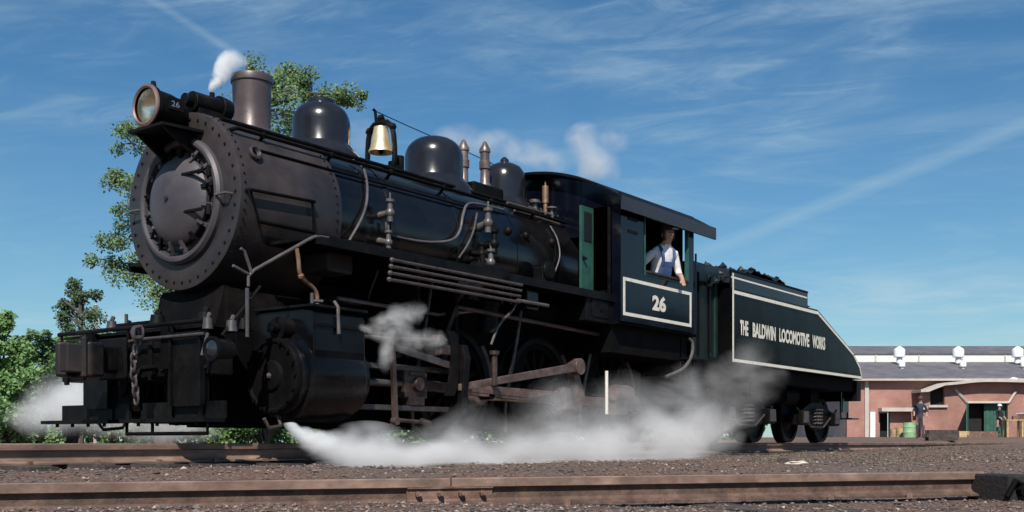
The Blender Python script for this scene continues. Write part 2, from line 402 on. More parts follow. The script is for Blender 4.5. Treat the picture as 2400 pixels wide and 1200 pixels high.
# ---------------------------------------------------------------- tracks
M_WEB = mat('rail_web_rust', (.085, .050, .038), .8, 0, .4, 12, col2=(.15, .09, .065), bump=.3, bscale=60)
M_TOP = mat('rail_top_steel', (.14, .12, .11), .35, .6, .3, 8, streak=(.2, 1, 1))
RAIL_PROF = [(-.075, 0), (.075, 0), (.075, .012), (.022, .028), (.010, .045), (.010, .100), (.040, .108), (.041, .150), (.034, .156), (-.034, .156), (-.041, .150), (-.040, .108), (-.010, .100), (-.010, .045), (-.022, .028), (-.075, .012)]
def rail(parent, a, b, ztop, m, web=None):
    d = (b - a).normalized(); nn = Vector((-d.y, d.x, 0)); L = (b - a).length
    o = MB().prism(RAIL_PROF, lambda u, w, t: a + d * t + nn * u + Vector((0, 0, ztop - .156 + w - a.z)), 0, L).build('rail', [m, web or m, M_TOP], parent)
    zb = ztop - .156 - o.parent.location.z
    for pl in o.data.polygons:
        h = pl.center.z - zb
        pl.material_index = 2 if pl.normal.z > .9 and h > .14 else (1 if h < .103 else 0)
    return o
trk = empty('railway_track', (0, 0, RAILZ - .156), kind='structure')
for Y in (-.7175, .7175):
    for xa, xb in ((-14, -3.08), (-3.07, 9.0), (9.01, 21), (21.01, 60)):
        rail(trk, Vector((xa, Y, 0)), Vector((xb, Y, 0)), RAILZ, M_RAILH)
def sleeper_mesh(L=2.6, w=.22, h=.17, seed=0):
    rng = random.Random(seed); b = MB(); vs = []
    nseg = 8
    for i in range(nseg + 1):
        y = -L / 2 + L * i / nseg
        j = lambda: rng.uniform(-.008, .008)
        vs += [(-w / 2 + j(), y, -h), (w / 2 + j(), y, -h), (w / 2 + j(), y, j()), (-w / 2 + j(), y, j())]
    fs = [(0, 1, 2, 3), tuple(4 * nseg + k for k in (3, 2, 1, 0))]
    for i in range(nseg):
        for k in range(4): fs.append((4 * i + k, 4 * i + 4 + k, 4 * i + 4 + (k + 1) % 4, 4 * i + (k + 1) % 4))
    return b.add(vs, fs)
sl = [sleeper_mesh(seed=k).build('sleeper', M_TIE) for k in range(3)]
first = {}
rg = random.Random(3); x = -9.0; i = 0
while x < 34:
    o = sl[i % 3]
    if i >= 3: o = o.copy(); COL.objects.link(o)
    o.parent = trk; o.location = (x, rg.uniform(-.05, .05), rg.uniform(-.012, .0) - .002); o.rotation_euler = (0, 0, rg.uniform(-.03, .03))
    x += .56 + rg.uniform(-.04, .05); i += 1
# spikes / tie plates on the near rail of this track
for i in range(22):
    xx = -4.2 + i * .56
    MB().cbox((xx, -.815, RAILZ - .145), (.03, .04, .03)).build('spike', M_RUST, trk)

ntr = empty('railway_siding', tuple(NR_A.xy) + (NRZ - .156,), kind='structure')
def nrp(t, u=0, z=0): return NR_A + NR_D * t + NR_N * u + Vector((0, 0, z - 0))
LEN = (NR_B - NR_A).length
JT = (onY(1052, 1150, 0) - CAM)
jt_dir = (VD + RT * ((1052 - 1200) / FPX)); jt_t = None
# where the joint lies along the rail: solve for the photo column of the joint
best = min((abs(((nrp(s) - CAM).dot(RT) / (nrp(s) - CAM).dot(VD)) * FPX + 1200 - 1052), s) for s in [k * .01 for k in range(int(LEN * 100))])[1]
rail(ntr, nrp(-7), nrp(best - .004), NRZ, M_RAILH, M_WEB); rail(ntr, nrp(best + .004), nrp(LEN), NRZ, M_RAILH, M_WEB)
jb = MB()
jb.prism([(-.006, -.006), (.018, -.006), (.018, .004), (.012, .012), (.012, .062), (.026, .070), (.026, .080), (-.006, .080)], lambda u, w, t: nrp(best + t, -.012 - u, -.156 + .030 + w), -.24, .24)
jbo = jb.build('joint_bar', M_RUST, ntr)
for k in (-.18, -.06, .06, .18):
    b = MB(); b.cyl(nrp(best + k, -.02, -.085), nrp(best + k, -.055, -.085), .017, n=6); b.cyl(nrp(best + k, -.05, -.085), nrp(best + k, -.07, -.085), .010, n=8)
    b.build('bolt', M_RUST, jbo)
rg = random.Random(8); s = -3.2
while s < LEN + 1.5:
    o = sl[int(s * 7) % 3].copy(); COL.objects.link(o); o.parent = ntr
    o.location = Vector(nrp(s, .52 + rg.uniform(-.05, .05), -.156 - .012 + rg.uniform(-.02, .0))) - ntr.location
    o.rotation_euler = (rg.uniform(-.01, .01), 0, math.atan2(NR_D.y, NR_D.x) + rg.uniform(-.05, .05)); s += .58 + rg.uniform(-.05, .06)
for k in range(16):
    s = -1.2 + k * .58
    if s > LEN - .1: break
    MB().cbox((0, 0, 0), (.03, .035, .03), Matrix.Translation(nrp(s, -.095, -.142)) @ Matrix.Rotation(.2 * (k % 3), 4, 'Z')).build('spike', M_RUST, ntr)

# heavy block at the end of the siding rail
q = at(2345, 1118, 7.15)
bs = empty('rail_stop', (q.x, q.y, ground_z(q.x, q.y)), 'dark greasy timber and iron stop block at the end of the siding rail', 'rail stop')
Mx = Matrix.Translation((q.x, q.y, 0)) @ Matrix.Rotation(math.atan2(NR_D.y, NR_D.x), 4, 'Z')
gz = ground_z(q.x, q.y)
MB().box((-.13, -.20, gz - .05), (.10, .16, gz + .165), Mx).build('timber', M_TIE, bs, .012)
MB().box((.11, -.16, gz - .05), (.30, .2, gz + .14), Mx).build('timber', M_TIE, bs, .012)
MT = mat('tarred_timber', (.018, .015, .014), .8, 0, .4, 12, bump=.4)
for o_ in bs.children: o_.data.materials[0] = MT
b = MB(); b.pipe([Mx @ Vector(v) for v in ((-.16, -.215, gz + .03), (-.10, -.225, gz + .13), (-.03, -.22, gz + .10), (.03, -.225, gz + .14), (.08, -.215, gz + .06))], .018); b.build('iron_strap', M_UNDER, bs)
b = MB(); b.cyl(Mx @ Vector((-.04, -.20, gz + .07)), Mx @ Vector((-.04, -.245, gz + .07)), .04, n=8); b.build('bolt', M_UNDER, bs)

# ================================================================== LOCOMOTIVE
LOCO = empty('steam_locomotive', (3.6, 0, RAILZ), 'black steam locomotive with headlight, bell and three domes facing left', 'locomotive')
BC = 2.21; BR = .80                              # boiler axis height and radius
def P(name, mb, m, parent=None, **k): return mb.build(name, m, parent or LOCO, **k)
def radial(x, r, ang):                           # ang from straight up, positive toward the camera side
    return Vector((x, -r * math.sin(ang), BC + r * math.cos(ang)))

# ---- boiler and smokebox
b = MB(); b.lathe((0, 0, BC), (1, 0, 0), [(1.235, .5), (1.235, .795), (3.05, .795), (3.06, .803), (3.12, .803), (3.13, .795), (5.45, .80), (5.45, .3)], 72)
boiler = P('boiler', b, M_GLOSS)
for X in (1.95, 4.15):
    b = MB(); b.lathe((0, 0, BC), (1, 0, 0), [(X, .79), (X, .803), (X + .06, .803), (X + .06, .79)], 72); b.build('boiler_band', M_GLOSS, boiler)
b = MB(); b.lathe((0, 0, BC), (1, 0, 0), [(1.24, .60), (1.24, .815), (.03, .815), (.004, .81)], 72); smokebox = P('smokebox', b, M_SMOKE)
b = MB(); b.lathe((0, 0, BC), (1, 0, 0), [(.004, .81), (0, .80), (0, .575)], 72); b.lathe((0, 0, BC), (1, 0, 0), [(.0, .50), (.012, .50), (.012, .02)], 48)
P('front_plate', b, M_SMOKE, smokebox)
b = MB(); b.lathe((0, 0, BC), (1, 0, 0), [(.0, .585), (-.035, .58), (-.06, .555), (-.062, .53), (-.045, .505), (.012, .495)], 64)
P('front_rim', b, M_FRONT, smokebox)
b = MB()
for k in range(40):
    a = 2 * PI * k / 40; c = radial(0, .745, a); b.sphere((c.x - .002, c.y, c.z), .015, 6)
for X in (.05, 1.18):
    for k in range(64):
        a = 2 * PI * k / 64; b.sphere(radial(X, .817, a), .012, 6)
for k in range(30): b.sphere(radial(.08 + .037 * k, .817, -.02), .011, 6)
tag(b.build('rivets', M_BLACK, smokebox, merge=False), kind='stuff')
# door
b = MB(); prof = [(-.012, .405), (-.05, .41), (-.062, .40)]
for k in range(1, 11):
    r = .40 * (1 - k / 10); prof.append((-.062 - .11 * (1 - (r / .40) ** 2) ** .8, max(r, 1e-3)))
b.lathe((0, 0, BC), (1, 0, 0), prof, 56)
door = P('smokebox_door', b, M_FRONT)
b = MB(); b.cyl((-.165, 0, BC), (-.19, 0, BC), .022, n=10); b.build('door_stud', M_SMOKE, door)
for k in range(16):
    a = 2 * PI * (k + .5) / 16; c0 = radial(-.03, .50, a); c1 = radial(-.080, .375, a); b = MB()
    d = (c1 - c0).normalized(); tdir = Vector((0, math.cos(a), math.sin(a)))
    M4 = Matrix((tdir.to_4d(), Vector((1, 0, 0, 0)), d.to_4d(), (0, 0, 0, 1))); M4 = Matrix.Translation((c0 + c1) / 2) @ Matrix((tdir, d.cross(tdir), d)).transposed().to_4x4()
    b.cbox((0, 0, 0), (.034, .028, (c1 - c0).length * .9), M4)
    cc = radial(0, .455, a); b.cyl((cc.x + .0, cc.y, cc.z), (cc.x - .085, cc.y, cc.z), .013, n=6)
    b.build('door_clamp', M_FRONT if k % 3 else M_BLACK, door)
for z in (.20, -.14):
    b = MB(); b.cbox((-.125, -.30, BC + z), (.025, .28, .028)); b.cyl((-.075, -.47, BC + z - .05), (-.075, -.47, BC + z + .05), .022, n=10); b.build('hinge', M_BLACK, door, .006)
for sgn in (-1, 1):
    b = MB(); b.pipe([(0, sgn * .70, BC - .02 + .0), (-.07, sgn * .70, BC - .02), (-.07, sgn * .56, BC - .02), (-.02, sgn * .56, BC - .02)], .012); b.build('grab_handle', M_PIPE, smokebox)
# straps below the smokebox (cylinder saddle)
b = MB(); pts = [(-.48, 1.40), (-.62, 1.0), (-.62, .55), (.62, .55), (.62, 1.0), (.48, 1.40)]
b.prism(pts, lambda u, w, t: Vector((t, u, w)), .12, 1.0); P('saddle', b, M_UNDER)

# ---- headlight
b = MB(); prof = [(0, .175), (-.01, .185), (.01, .192), (.05, .185), (.06, .165), (.22, .155), (.34, .13), (.40, .09), (.41, .001)]
b.lathe((-.39, 0, 3.0), (1, 0, 0), prof, 40); b.lathe((-.39, 0, 3.0), (1, 0, 0), [(0, .175), (.03, .15)], 40)
hl = P('headlight', b, M_BLACK)
b = MB(); b.lathe((-.39, 0, 3.0), (1, 0, 0), [(.012, .172), (-.008, .10), (-.016, .001)], 32)
mg_ = bpy.data.materials.new('headlight_glass'); mg_.use_nodes = True; pp = mg_.node_tree.nodes['Principled BSDF']
pp.inputs['Base Color'].default_value = (1, .98, .92, 1); pp.inputs['Transmission Weight'].default_value = 1; pp.inputs['Roughness'].default_value = .02; pp.inputs['IOR'].default_value = 1.12
b.build('lens', mg_, hl)
b = MB(); b.lathe((-.39, 0, 3.0), (1, 0, 0), [(.03, .150), (.07, .135), (.11, .10), (.135, .05), (.14, .001)], 32)
b.build('reflector', mat('reflector', (.90, .86, .72), .28, .9, .05, 5), hl)
b = MB(); b.lathe((-.39, 0, 3.0), (1, 0, 0), [(-.008, .152), (-.02, .168), (-.008, .19), (.006, .192)], 40); b.build('bezel', mat('bezel_copper', (.30, .20, .17), .35, .6, .2, 8), hl)
b = MB(); b.cyl((-.31, 0, 3.18), (-.31, 0, 3.235), .03, .02, n=10); b.build('vent_cap', M_BLACK, hl)
b = MB(); b.cbox((-.19, -.166, 3.03), (.16, .012, .11)); nb = b.build('number_board', M_BLACK, hl)
text_mesh('lettering', '26', mat('dull_number', (.22, .24, .28), .6), hl, (-.245, -.174, 3.0), (1, 0, 0), (0, 0, 1), .05, .085, offset=.0)
b = MB(); b.prism([(-.40, -.25), (-.40, .25), (.16, .34), (.16, -.34)], lambda u, w, t: Vector((u, w, t)), 2.79, 2.815)
for s_ in (-.2, .2):
    b.prism([(-.36, 2.79), (.0, 2.79), (.0, 2.58), (-.03, 2.58)], lambda u, w, t: Vector((u, t, w)), s_ - .012, s_ + .012)
for X in (-.27, -.10): b.cbox((X, 0, 2.835), (.05, .2, .06))
P('headlight_bracket', b, M_BLACK)
# smokebox top front plate, generator
b = MB(); b.cyl((.10, .0, 3.16), (.40, .0, 3.16), .095, n=20); b.cyl((.40, 0, 3.16), (.52, 0, 3.16), .125, .11, n=20); b.cyl((.02, 0, 3.16), (.10, 0, 3.16), .06, n=14)
b.cbox((.28, 0, 3.05), (.3, .16, .10)); b.cyl((.34, 0, 3.24), (.34, 0, 3.30), .025, n=10)
P('turbo_generator', b, M_BLACK, bevel=.006)

# ---- stack, domes, bell
def dome(name, X, prof, m, cap=None):
    b = MB(); b.lathe((X, 0, 0), (0, 0, 1), prof, 48); o = P(name, b, m)
    if cap: b = MB(); b.lathe((X, 0, 0), (0, 0, 1), cap, 24); b.build('cap', m, o)
    return o
stack = dome('smokestack', .82, [(2.94, .27), (2.99, .25), (3.03, .20), (3.06, .180), (3.30, .182), (3.50, .190), (3.505, .203), (3.56, .207), (3.575, .20), (3.575, .165), (3.30, .155), (3.2, .001)], mat('stack_paint', (.085, .066, .066), .42, .25, .2, 5, col2=(.11, .08, .075), bump=.05))
dp = lambda z0, z1, r, zt: [(2.88, r + .13), (2.97, r + .11), (3.04, r + .05), (3.085, r + .012), (3.11, r), (z1, r)] + [(z1 + (zt - z1) * math.sin(a), max(.001, r * (.52 * math.cos(a) + .48 * math.cos(a) ** .45))) for a in [PI / 2 * k / 10 for k in range(1, 10)]] + [(zt, .05 * r), (zt, .001)]
dome('sand_dome', 1.75, dp(3.0, 3.32, .300, 3.545), M_DOME, [(3.52, .15), (3.565, .148), (3.58, .13), (3.585, .001)])
dome('steam_dome', 3.57, dp(3.0, 3.33, .345, 3.585), M_DOME)
dome('rear_dome', 4.96, [(2.88, .41), (2.99, .39), (3.05, .31), (3.09, .275), (3.34, .275), (3.43, .26), (3.51, .205), (3.555, .12), (3.57, .03), (3.575, .001)], M_DOME, [(3.55, .06), (3.61, .055), (3.64, .025), (3.65, .001)])
for X, Y in ((4.20, .06), (4.42, -.10)):
    b = MB(); b.lathe((X, Y, 0), (0, 0, 1), [(2.97, .12), (3.12, .11), (3.2, .06), (3.36, .055), (3.37, .070), (3.46, .072), (3.47, .058), (3.57, .058), (3.575, .070), (3.61, .070), (3.66, .042), (3.70, .025), (3.72, .001)], 20); P('safety_valve', b, mat('valve_bronze', (.15, .11, .10), .4, .4, .3, 12, col2=(.24, .18, .16)))
b = MB(); b.cbox((4.32, 0, 3.06), (.6, .5, .16)); P('valve_base', b, M_BLACK, bevel=.03)
bl = MB(); bl.lathe((2.66, 0, 0), (0, 0, 1), [(3.49, .025), (3.51, .05), (3.50, .078), (3.43, .092), (3.34, .104), (3.27, .122), (3.235, .138), (3.22, .140), (3.225, .126), (3.30, .095), (3.44, .07), (3.47, .001)], 36)
bell = P('bell', bl, M_BRASS)
b = MB(); b.sphere((2.66, 0, 3.225), .03, 8); b.cyl((2.66, 0, 3.24), (2.66, 0, 3.46), .008, n=6); b.build('clapper', M_BLACK, bell)
b = MB()
for s_ in (-1, 1):
    b.pipe(spline([(2.66 - .02, s_ * .12, 3.0), (2.66, s_ * .20, 3.1), (2.66, s_ * .195, 3.35), (2.66, s_ * .17, 3.47)], 5), .030)
    b.sphere((2.66, s_ * .175, 3.48), .045, 8)
b.pipe([(2.66, -.17, 3.48), (2.66, -.09, 3.54), (2.66, 0, 3.555), (2.66, .09, 3.54), (2.66, .17, 3.48)], .036); b.cbox((2.66, 0, 3.02), (.14, .5, .05))
b.sphere((2.66, 0, 3.60), .045, 8); b.cyl((2.66, 0, 3.52), (2.66, 0, 3.59), .03, n=8)
P('bell_yoke', b, M_BLACK)
b = MB(); b.pipe([(2.66, .22, 3.48), (2.80, .23, 3.50), (2.83, .23, 3.62), (2.81, .23, 3.76), (2.78, .23, 3.77)], .018); P('bell_crank', b, M_BLACK)
b = MB(); b.pipe([(2.80, .23, 3.76), (3.4, .2, 3.70), (4.3, .15, 3.62), (5.4, .1, 3.5)], .006, 5); P('bell_rope', b, M_UNDER)
b = MB(); b.cyl((2.9, -.05, 3.0), (2.9, -.05, 3.22), .06, n=12); b.cyl((2.98, .12, 3.0), (2.98, .12, 3.2), .05, n=12); P('bell_ringer', b, M_BLACK)

# ---- handrail and boiler fittings
hang = math.asin(.62 / .86)
b = MB(); pts = [radial(.12 + k * .27, .865, hang) for k in range(21)]; b.pipe([radial(.06, .83, hang)] + pts, .019); hr = P('handrail', b, M_UNDER)
for k in range(7):
    X = .42 + k * .86; b = MB(); b.cyl(radial(X, .79, hang), radial(X, .855, hang), .02, .014, n=8); b.sphere(radial(X, .865, hang), .034, 8); b.build('stanchion', M_UNDER, hr)
b = MB(); b.pipe([radial(.32 + k * .27, .825, hang + .22) for k in range(12)], .012); P('conduit', b, M_UNDER)
b = MB(); b.pipe([radial(.1 + k * .3, .83, hang - .27) for k in range(18)], .022); b2 = P('sand_pipe_cover', b, M_BLACK)
def hugging(name, pix, m, r=.017):
    pts = []
    for x, y, lift in pix:
        # find point on the boiler surface seen at that photo position
        d = VD + RT * ((x - 1200) / FPX) + Vector((0, 0, (YH - y) / FPX)); R = BR + lift
        a = d.y ** 2 + d.z ** 2; bq = 2 * (CAM.y * d.y + (CAM.z - BC) * d.z); c = CAM.y ** 2 + (CAM.z - BC) ** 2 - R * R
        D = bq * bq - 4 * a * c; tt = (-bq - math.sqrt(max(D, 0))) / (2 * a); pts.append(CAM + d * tt)
    b = MB(); b.pipe(spline(pts, 5), r); return P(name, b, m)
hugging('sand_pipe', [(826, 375, .03), (850, 392, .03), (860, 430, .03), (859, 475, .03), (846, 515, .04), (818, 565, .06)], M_PIPE, .014)
hugging('feed_pipe', [(1180, 492, .04), (1120, 478, .04), (1095, 480, .04), (1085, 505, .04), (1078, 540, .04), (1060, 562, .05), (1015, 568, .05), (960, 562, .05), (912, 548, .05), (905, 520, .05)], M_PIPE, .016)
hugging('drain_pipe', [(1118, 500, .03), (1110, 540, .04), (1095, 575, .05), (1075, 605, .07)], M_PIPE, .012)
hugging('lubricator_pipe', [(1290, 530, .03), (1306, 560, .03), (1312, 600, .03), (1300, 640, .05)], M_PIPE, .010)
def fitting(X, ang, s=1., m=M_BLACK, name='check_valve'):
    c0 = radial(X, .79, ang); c1 = radial(X, .93, ang); b = MB()
    b.cyl(c0, c1, .045 * s, .035 * s); b.cyl(c1 - Vector((0, 0, .10 * s)), c1 + Vector((0, 0, .12 * s)), .035 * s, .03 * s); b.sphere(c1, .055 * s, 10); b.cyl(c1 + Vector((0, 0, .12 * s)), c1 + Vector((0, 0, .15 * s)), .05 * s); b.cyl(c1 + Vector((0, 0, .15 * s)), c1 + Vector((0, 0, .22 * s)), .012 * s)
    return P(name, b, m)
fitting(1.80, 1.48, .9, M_PIPE)
fitting(1.80, 1.80, .8, M_PIPE)
fitting(3.45, 1.30, 1.1, M_PIPE); fitting(3.52, 1.55, 1.1); fitting(3.48, 1.78, 1.0, M_PIPE); fitting(3.3, 1.70, .8)
b = MB(); b.cyl((3.15, -.93, 1.92), (3.7, -.93, 1.92), .07, n=14); b.cyl((3.30, -.93, 1.92), (3.30, -.93, 2.12), .03); b.cyl((3.7, -.93, 1.92), (3.9, -.9, 1.88), .035); P('injector', b, M_BLACK)
b = MB(); b.lathe((4.55, -.93, 2.05), (0, -1, 0), [(0, .001), (0, .12), (.06, .12), (.06, .10), (.075, .09), (.075, .001)], 20); b.cbox((4.55, -.90, 1.95), (.26, .14, .28)); P('washout_cover', b, M_BLACK, bevel=.01)
for X in (4.0, 4.35, 4.9):
    b = MB(); b.sphere(radial(X, .81, 1.25), .05, 10); P('washout_plug', b, M_BLACK)
# hand hold / folding step on smokebox side
b = MB(); r0 = 1.50; pA, pB = radial(.06, .86, 1.56), radial(.84, .86, 1.53)
b.pipe([radial(.06, .81, 1.56), pA, pB, radial(.84, .81, 1.53)], .016); b.pipe([radial(.08, .85, 1.57), radial(.20, .86, 1.86)], .012); b.pipe([radial(.82, .85, 1.55), radial(.86, .86, 1.86)], .012); b.pipe([radial(.20, .86, 1.86), radial(.86, .86, 1.86)], .02)
P('smokebox_step', b, M_UNDER)
b = MB(); c = radial(.22, .83, 1.10); b.lathe(c, (0, -1, .45), [(-.03, .075), (.02, .07), (.03, .05), (.0, .03)], 16); P('wash_plug', b, M_SMOKE)
# cab-end valves on top of boiler
for X, Y, h in ((5.05, -.42, 3.02), (5.2, -.30, 3.08), (5.3, -.5, 2.98), (5.12, -.15, 3.10)):
    b = MB(); b.cyl((X, Y, 2.85), (X, Y, h), .028); b.cyl((X, Y, h), (X, Y, h + .02), .07, n=12); b.cyl((X - .14, Y, h - .08), (X + .14, Y, h - .08), .02); P('turret_valve', b, M_PIPE)
b = MB(); b.cyl((5.36, -.36, 2.95), (5.36, -.36, 3.08), .03); b.cyl((5.36, -.36, 3.08), (5.36, -.36, 3.30), .042, .042, n=14); b.cyl((5.36, -.36, 3.30), (5.36, -.36, 3.36), .012); P('whistle', b, M_COPPER)
for dz, dy in ((.0, 0), (.06, .06), (-.07, -.05)):
    b = MB(); b.pipe([(4.4, -.52 + dy, 2.86 + dz * .8), (5.4, -.50 + dy, 2.86 + dz)], .017); P('cab_pipe', b, M_PIPE if dz else M_UNDER)

# ---- running board and cooling pipes
for s_ in (-1, 1):
    b = MB(); b.box((.38, s_ * .72 if s_ > 0 else -1.36, 1.785), (5.42, 1.36 if s_ > 0 else -.72, 1.815)); b.box((.38, s_ * 1.36 - .012, 1.735), (5.42, s_ * 1.36 + .012, 1.825)); P('running_board', b, M_BLACK)
b = MB(); b.pipe(spline([(.52, -1.36, 1.81), (.36, -1.36, 1.79), (.1, -1.36, 1.65), (-.30, -1.34, 1.42)], 6), .015); b.pipe([(-.30, -1.34, 1.42), (-.36, -1.34, 1.36), (-.36, -1.34, 1.28)], .013); b.pipe([(-.36, -1.34, 1.38), (-.52, -1.34, 1.43)], .013); b.pipe([(-.33, -1.34, 1.40), (-.40, -1.34, 1.56), (-.44, -1.34, 1.58)], .013); P('step_rail', b, M_PIPE)
for k, z in enumerate((1.735, 1.675, 1.615, 1.555)):
    b = MB(); b.pipe([(1.28, -1.43 + .012 * k, z - .03), (3.36, -1.43 + .012 * k, z - .03)], .017); b.sphere((1.28, -1.43 + .012 * k, z - .03), .027, 8); P('cooling_pipe', b, M_STEEL)
for X in (1.7, 3.2):
    b = MB(); b.cbox((X, -1.385, 1.64), (.035, .025, .30)); P('pipe_hanger', b, M_BLACK)
b = MB(); b.box((.84, -1.05, 1.58), (1.16, -.70, 1.775)); P('steam_pipe_casing', b, mat('casing_brown', (.016, .012, .011), .6, 0, .3, 8), bevel=.03)
b = MB(); b.pipe(spline([(.30, -1.2, 1.70), (.32, -1.2, 1.6), (.35, -1.2, 1.46), (.53, -1.2, 1.34), (.54, -1.2, 1.12)], 6), .019); b.sphere((.35, -1.2, 1.46), .03, 8); P('lubricator_line', b, M_COPPER)
b = MB(); b.cyl((4.05, -.8, 1.62), (4.95, -.8, 1.62), .14, n=20); P('air_reservoir', b, M_UNDER)
b = MB(); b.box((4.80, -1.34, 1.46), (5.46, -.9, 1.775)); bx = P('tool_box', b, M_BLACK, bevel=.01)
b = MB(); b.cbox((5.1, -1.345, 1.62), (.36, .015, .2)); b.cbox((5.1, -1.36, 1.65), (.06, .02, .08)); b.build('lid', M_BLACK, bx)
b = MB(); b.box((3.75, -1.22, 1.50), (3.98, -1.0, 1.76)); P('lubricator', b, M_CAB, bevel=.015)
b = MB(); b.pipe([(3.45, -1.30, 1.56), (4.05, -1.30, 1.56)], .02); P('brake_pipe', b, M_PIPE)
b = MB(); b.pipe(spline([(3.56, -1.22, 1.58), (3.46, -1.22, 1.45), (3.22, -1.22, 1.27), (3.08, -1.22, 1.05)], 6), .014); P('sander_pipe', b, M_PIPE)

# ---- frames, firebox, ashpan (the dark mass below the boiler)
for s_ in (-1, 1):
    b = MB(); b.box((-.60, s_ * .55 - .05, .62), (7.4, s_ * .55 + .05, .98)); P('frame_bar', b, M_UNDER)
b = MB(); b.box((3.3, -.62, .95), (5.6, .62, 1.9)); b.prism([(4.0, .95), (5.5, .95), (5.2, .35), (4.2, .35)], lambda u, w, t: Vector((u, t, w)), -.5, .5); P('firebox', b, M_UNDER)
b = MB(); b.box((1.2, -.5, .95), (3.3, .5, 1.55)); P('inner_frame', b, M_UNDER)
for X in (1.9, 2.5): b = MB(); b.box((X, -1.2, .85), (X + .05, 1.2, 1.75)); P('frame_brace', b, M_UNDER)
b = MB(); b.box((5.42, -1.30, 1.12), (7.45, 1.30, 1.5)); P('cab_floor_frame', b, M_UNDER)

for s_ in (-1, 1):  # added plates, no real part: block the light showing through under the engine
    for x0_, x1_ in ((.05, 2.25), (2.45, 3.4), (3.44, 4.0), (4.1, 5.0), (5.1, 5.6), (5.66, 6.7), (6.75, 7.5)):
        b = MB(); b.prism([(x0_, .62), (x1_, .62), (x1_ - .08, .16), (x0_ + .08, .16)], lambda u, z, t: Vector((u, t, z)), s_ * .34 - .03, s_ * .34 + .03); P('light_block_plate', b, M_UNDER)
b = MB(); b.box((.3, -.33, .14), (7.4, .33, .17)); P('light_block_sheet', b, M_UNDER)  # added sheet below the frames, shuts out light from beneath
